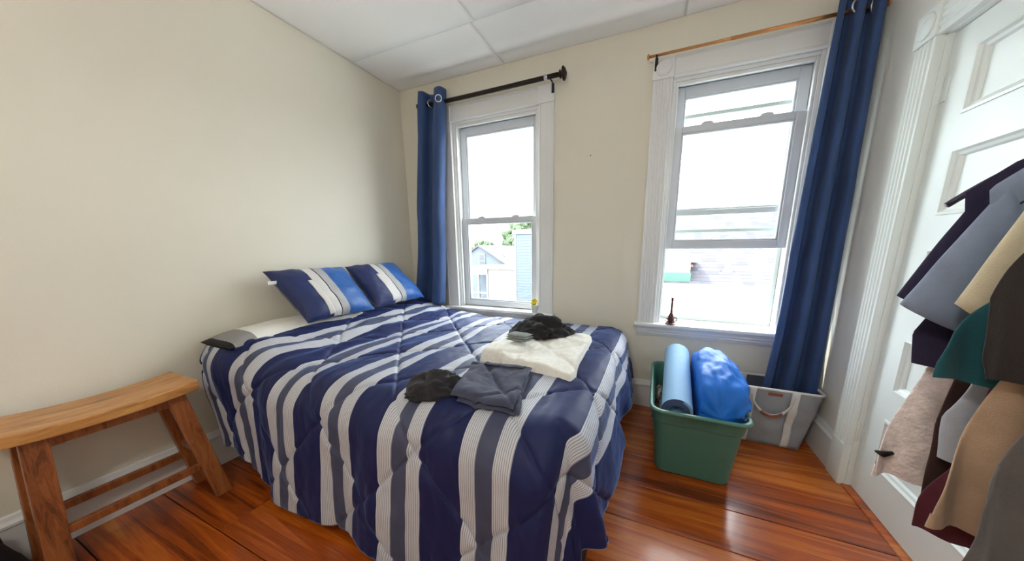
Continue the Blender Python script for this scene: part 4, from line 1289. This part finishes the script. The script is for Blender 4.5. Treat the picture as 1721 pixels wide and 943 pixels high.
# little mint and cream roof cupola
h3 = thing('roof_cupola', (2.6, 6.6, 0.3), 'small cream and mint green cupola at the left edge of the shingled roof', 'cupola')
MB().box(1.9, 3.02, 6.02, 7.0, 0.28, 0.60).build('mint_base', 'ext_green', h3)
MB().box(1.9, 3.0, 6.04, 7.0, 0.60, 0.86).build('cream_wall', 'ext_white', h3)
MB().hexa([(1.8, 5.92, 0.86), (3.22, 5.92, 0.86), (3.22, 7.1, 0.86), (1.8, 7.1, 0.86), (1.8, 5.95, 0.94), (3.18, 5.95, 0.94), (3.0, 7.1, 1.10), (1.8, 7.1, 1.10)]).build('cap', 'ext_white', h3)
MB().box(3.0, 3.05, 6.06, 6.10, 0.74, 0.80).build('red_lamp', 'brick', h3)
# gabled house far behind the window by the bed
h4 = thing('gabled_house', (-11.6, 23.0, -7.0), 'pale blue gabled house with a small attic window, far behind the bed window', 'house')
gx, gz, ge, gw = -11.66, 1.52, -0.55, 3.3
MB().prism([(gx - gw, 20, -7), (gx + gw, 20, -7), (gx + gw, 20, ge + 0.1), (gx, 20, gz - 0.1), (gx - gw, 20, ge + 0.1)], (0, 7.0, 0)).build('wall', 'ext_pale', h4)
for s in (1, -1):
    MB().hexa([(gx, 19.8, gz - 0.1), (gx + s * (gw + .3), 19.8, ge - 0.2), (gx + s * (gw + .3), 27.2, ge - 0.2), (gx, 27.2, gz - 0.1),
               (gx, 19.8, gz + 0.05), (gx + s * (gw + .3), 19.8, ge - 0.05), (gx + s * (gw + .3), 27.2, ge - 0.05), (gx, 27.2, gz + 0.05)]).build('roof', 'shingle_far', h4)
wn = MB().box(gx - 0.02, gx + 0.58, 19.9, 20.02, -0.32, 0.82).build('window', 'ext_white', h4)
MB().box(gx + 0.06, gx + 0.50, 19.88, 19.95, 0.30, 0.76).build('pane', 'ext_dark', wn)
MB().box(gx + 0.06, gx + 0.50, 19.88, 19.95, -0.26, 0.22).build('pane', 'ext_dark', wn)
MB().box(-10.2, -9.9, 21.5, 21.8, 0.2, 1.0).build('chimney', 'ext_white', h4)
# white outbuilding with a porch in front of it
h5 = thing('white_outbuilding', (-7.0, 15.0, -7.0), 'flat white outbuilding with an open porch below the gabled house', 'building')
MB().box(-7.35, -5.30, 14.0, 17.0, -7.0, 0.0).build('wall', 'ext_cream', h5)
MB().box(-9.2, -5.25, 13.9, 17.1, 0.0, 0.12).build('flat_roof', 'ext_white', h5)
MB().box(-9.2, -7.35, 13.92, 14.1, -0.35, 0.0).build('porch_beam', 'ext_white', h5)
MB().box(-9.2, -7.35, 15.6, 15.8, -7.0, 0.0).build('porch_back_wall', 'ext_pale', h5)
for x in (-9.1, -8.05, -7.40):
    MB().box(x - 0.06, x + 0.06, 13.95, 14.08, -3.5, -0.35).build('porch_post', 'ext_white', h5)
MB().box(-9.2, -7.35, 13.96, 14.04, -1.55, -1.45).build('porch_rail', 'ext_white', h5)
MB().box(-9.2, -7.35, 13.9, 15.8, -3.6, -3.5).build('porch_floor', 'ext_white', h5)
for (za, zb) in ((-1.05, -0.45), (-2.1, -1.6)):
    MB().box(-5.52, -5.40, 13.97, 14.01, za, zb).build('red_shutter', 'brick', h5)
# tall blue clapboard building
h6 = thing('blue_building', (-4.2, 14.4, -7.0), 'tall pale blue clapboard building at the right edge of the bed window', 'building')
MB().box(-5.22, -2.6, 13.4, 16.5, -7.0, 2.02).build('wall', 'siding_blue', h6)
MB().box(-5.34, -2.5, 13.3, 16.6, 2.02, 2.26).build('cornice', 'ext_white', h6, bevel=0.03)
MB().box(-5.24, -5.12, 13.37, 13.45, -7.0, 2.02).build('corner_board', 'ext_white', h6)
# trees
def tree(x, y, z, r, hgt, label, seedv, n=150):
    t = thing('tree', (x, y, -7.0), label, 'tree', 'trees behind the houses')
    MB().tube([(x, y, -7), (x + 0.1, y, z - r * 0.4)], [0.25, 0.12], 8).build('trunk', 'bark', t)
    rnd = random.Random(seedv)
    mb = MB()
    for k in range(n):
        a, b, c = rnd.uniform(0, 2 * PI), rnd.uniform(-1, 1), rnd.random() ** 0.4
        s = math.sqrt(1 - b * b)
        p = Vector((x + r * c * s * math.cos(a), y + r * c * s * math.sin(a), z + hgt * c * b))
        bm = bmesh.new(); bmesh.ops.create_icosphere(bm, subdivisions=1, radius=rnd.uniform(0.10, 0.2) * r)
        vs_ = [p + v.co * (1 + 0.5 * nz(v.co.x * 9 + k, v.co.y * 9, v.co.z * 9)) for v in bm.verts]
        mb.add(vs_, [tuple(v.index for v in f.verts) for f in bm.faces]); bm.free()
    mb.build('crown', 'leaf', t, kind=None)
tree(-13.0, 33.0, 2.2, 2.9, 2.5, 'green tree rising behind the blue clapboard building', 3, 220)
tree(-17.4, 30.0, 0.7, 1.9, 1.7, 'pale green tree left of the gabled roof', 5, 150)
tree(-19.0, 40.0, 0.8, 1.4, 1.4, 'small distant tree above the middle of the gabled roof', 8, 90)
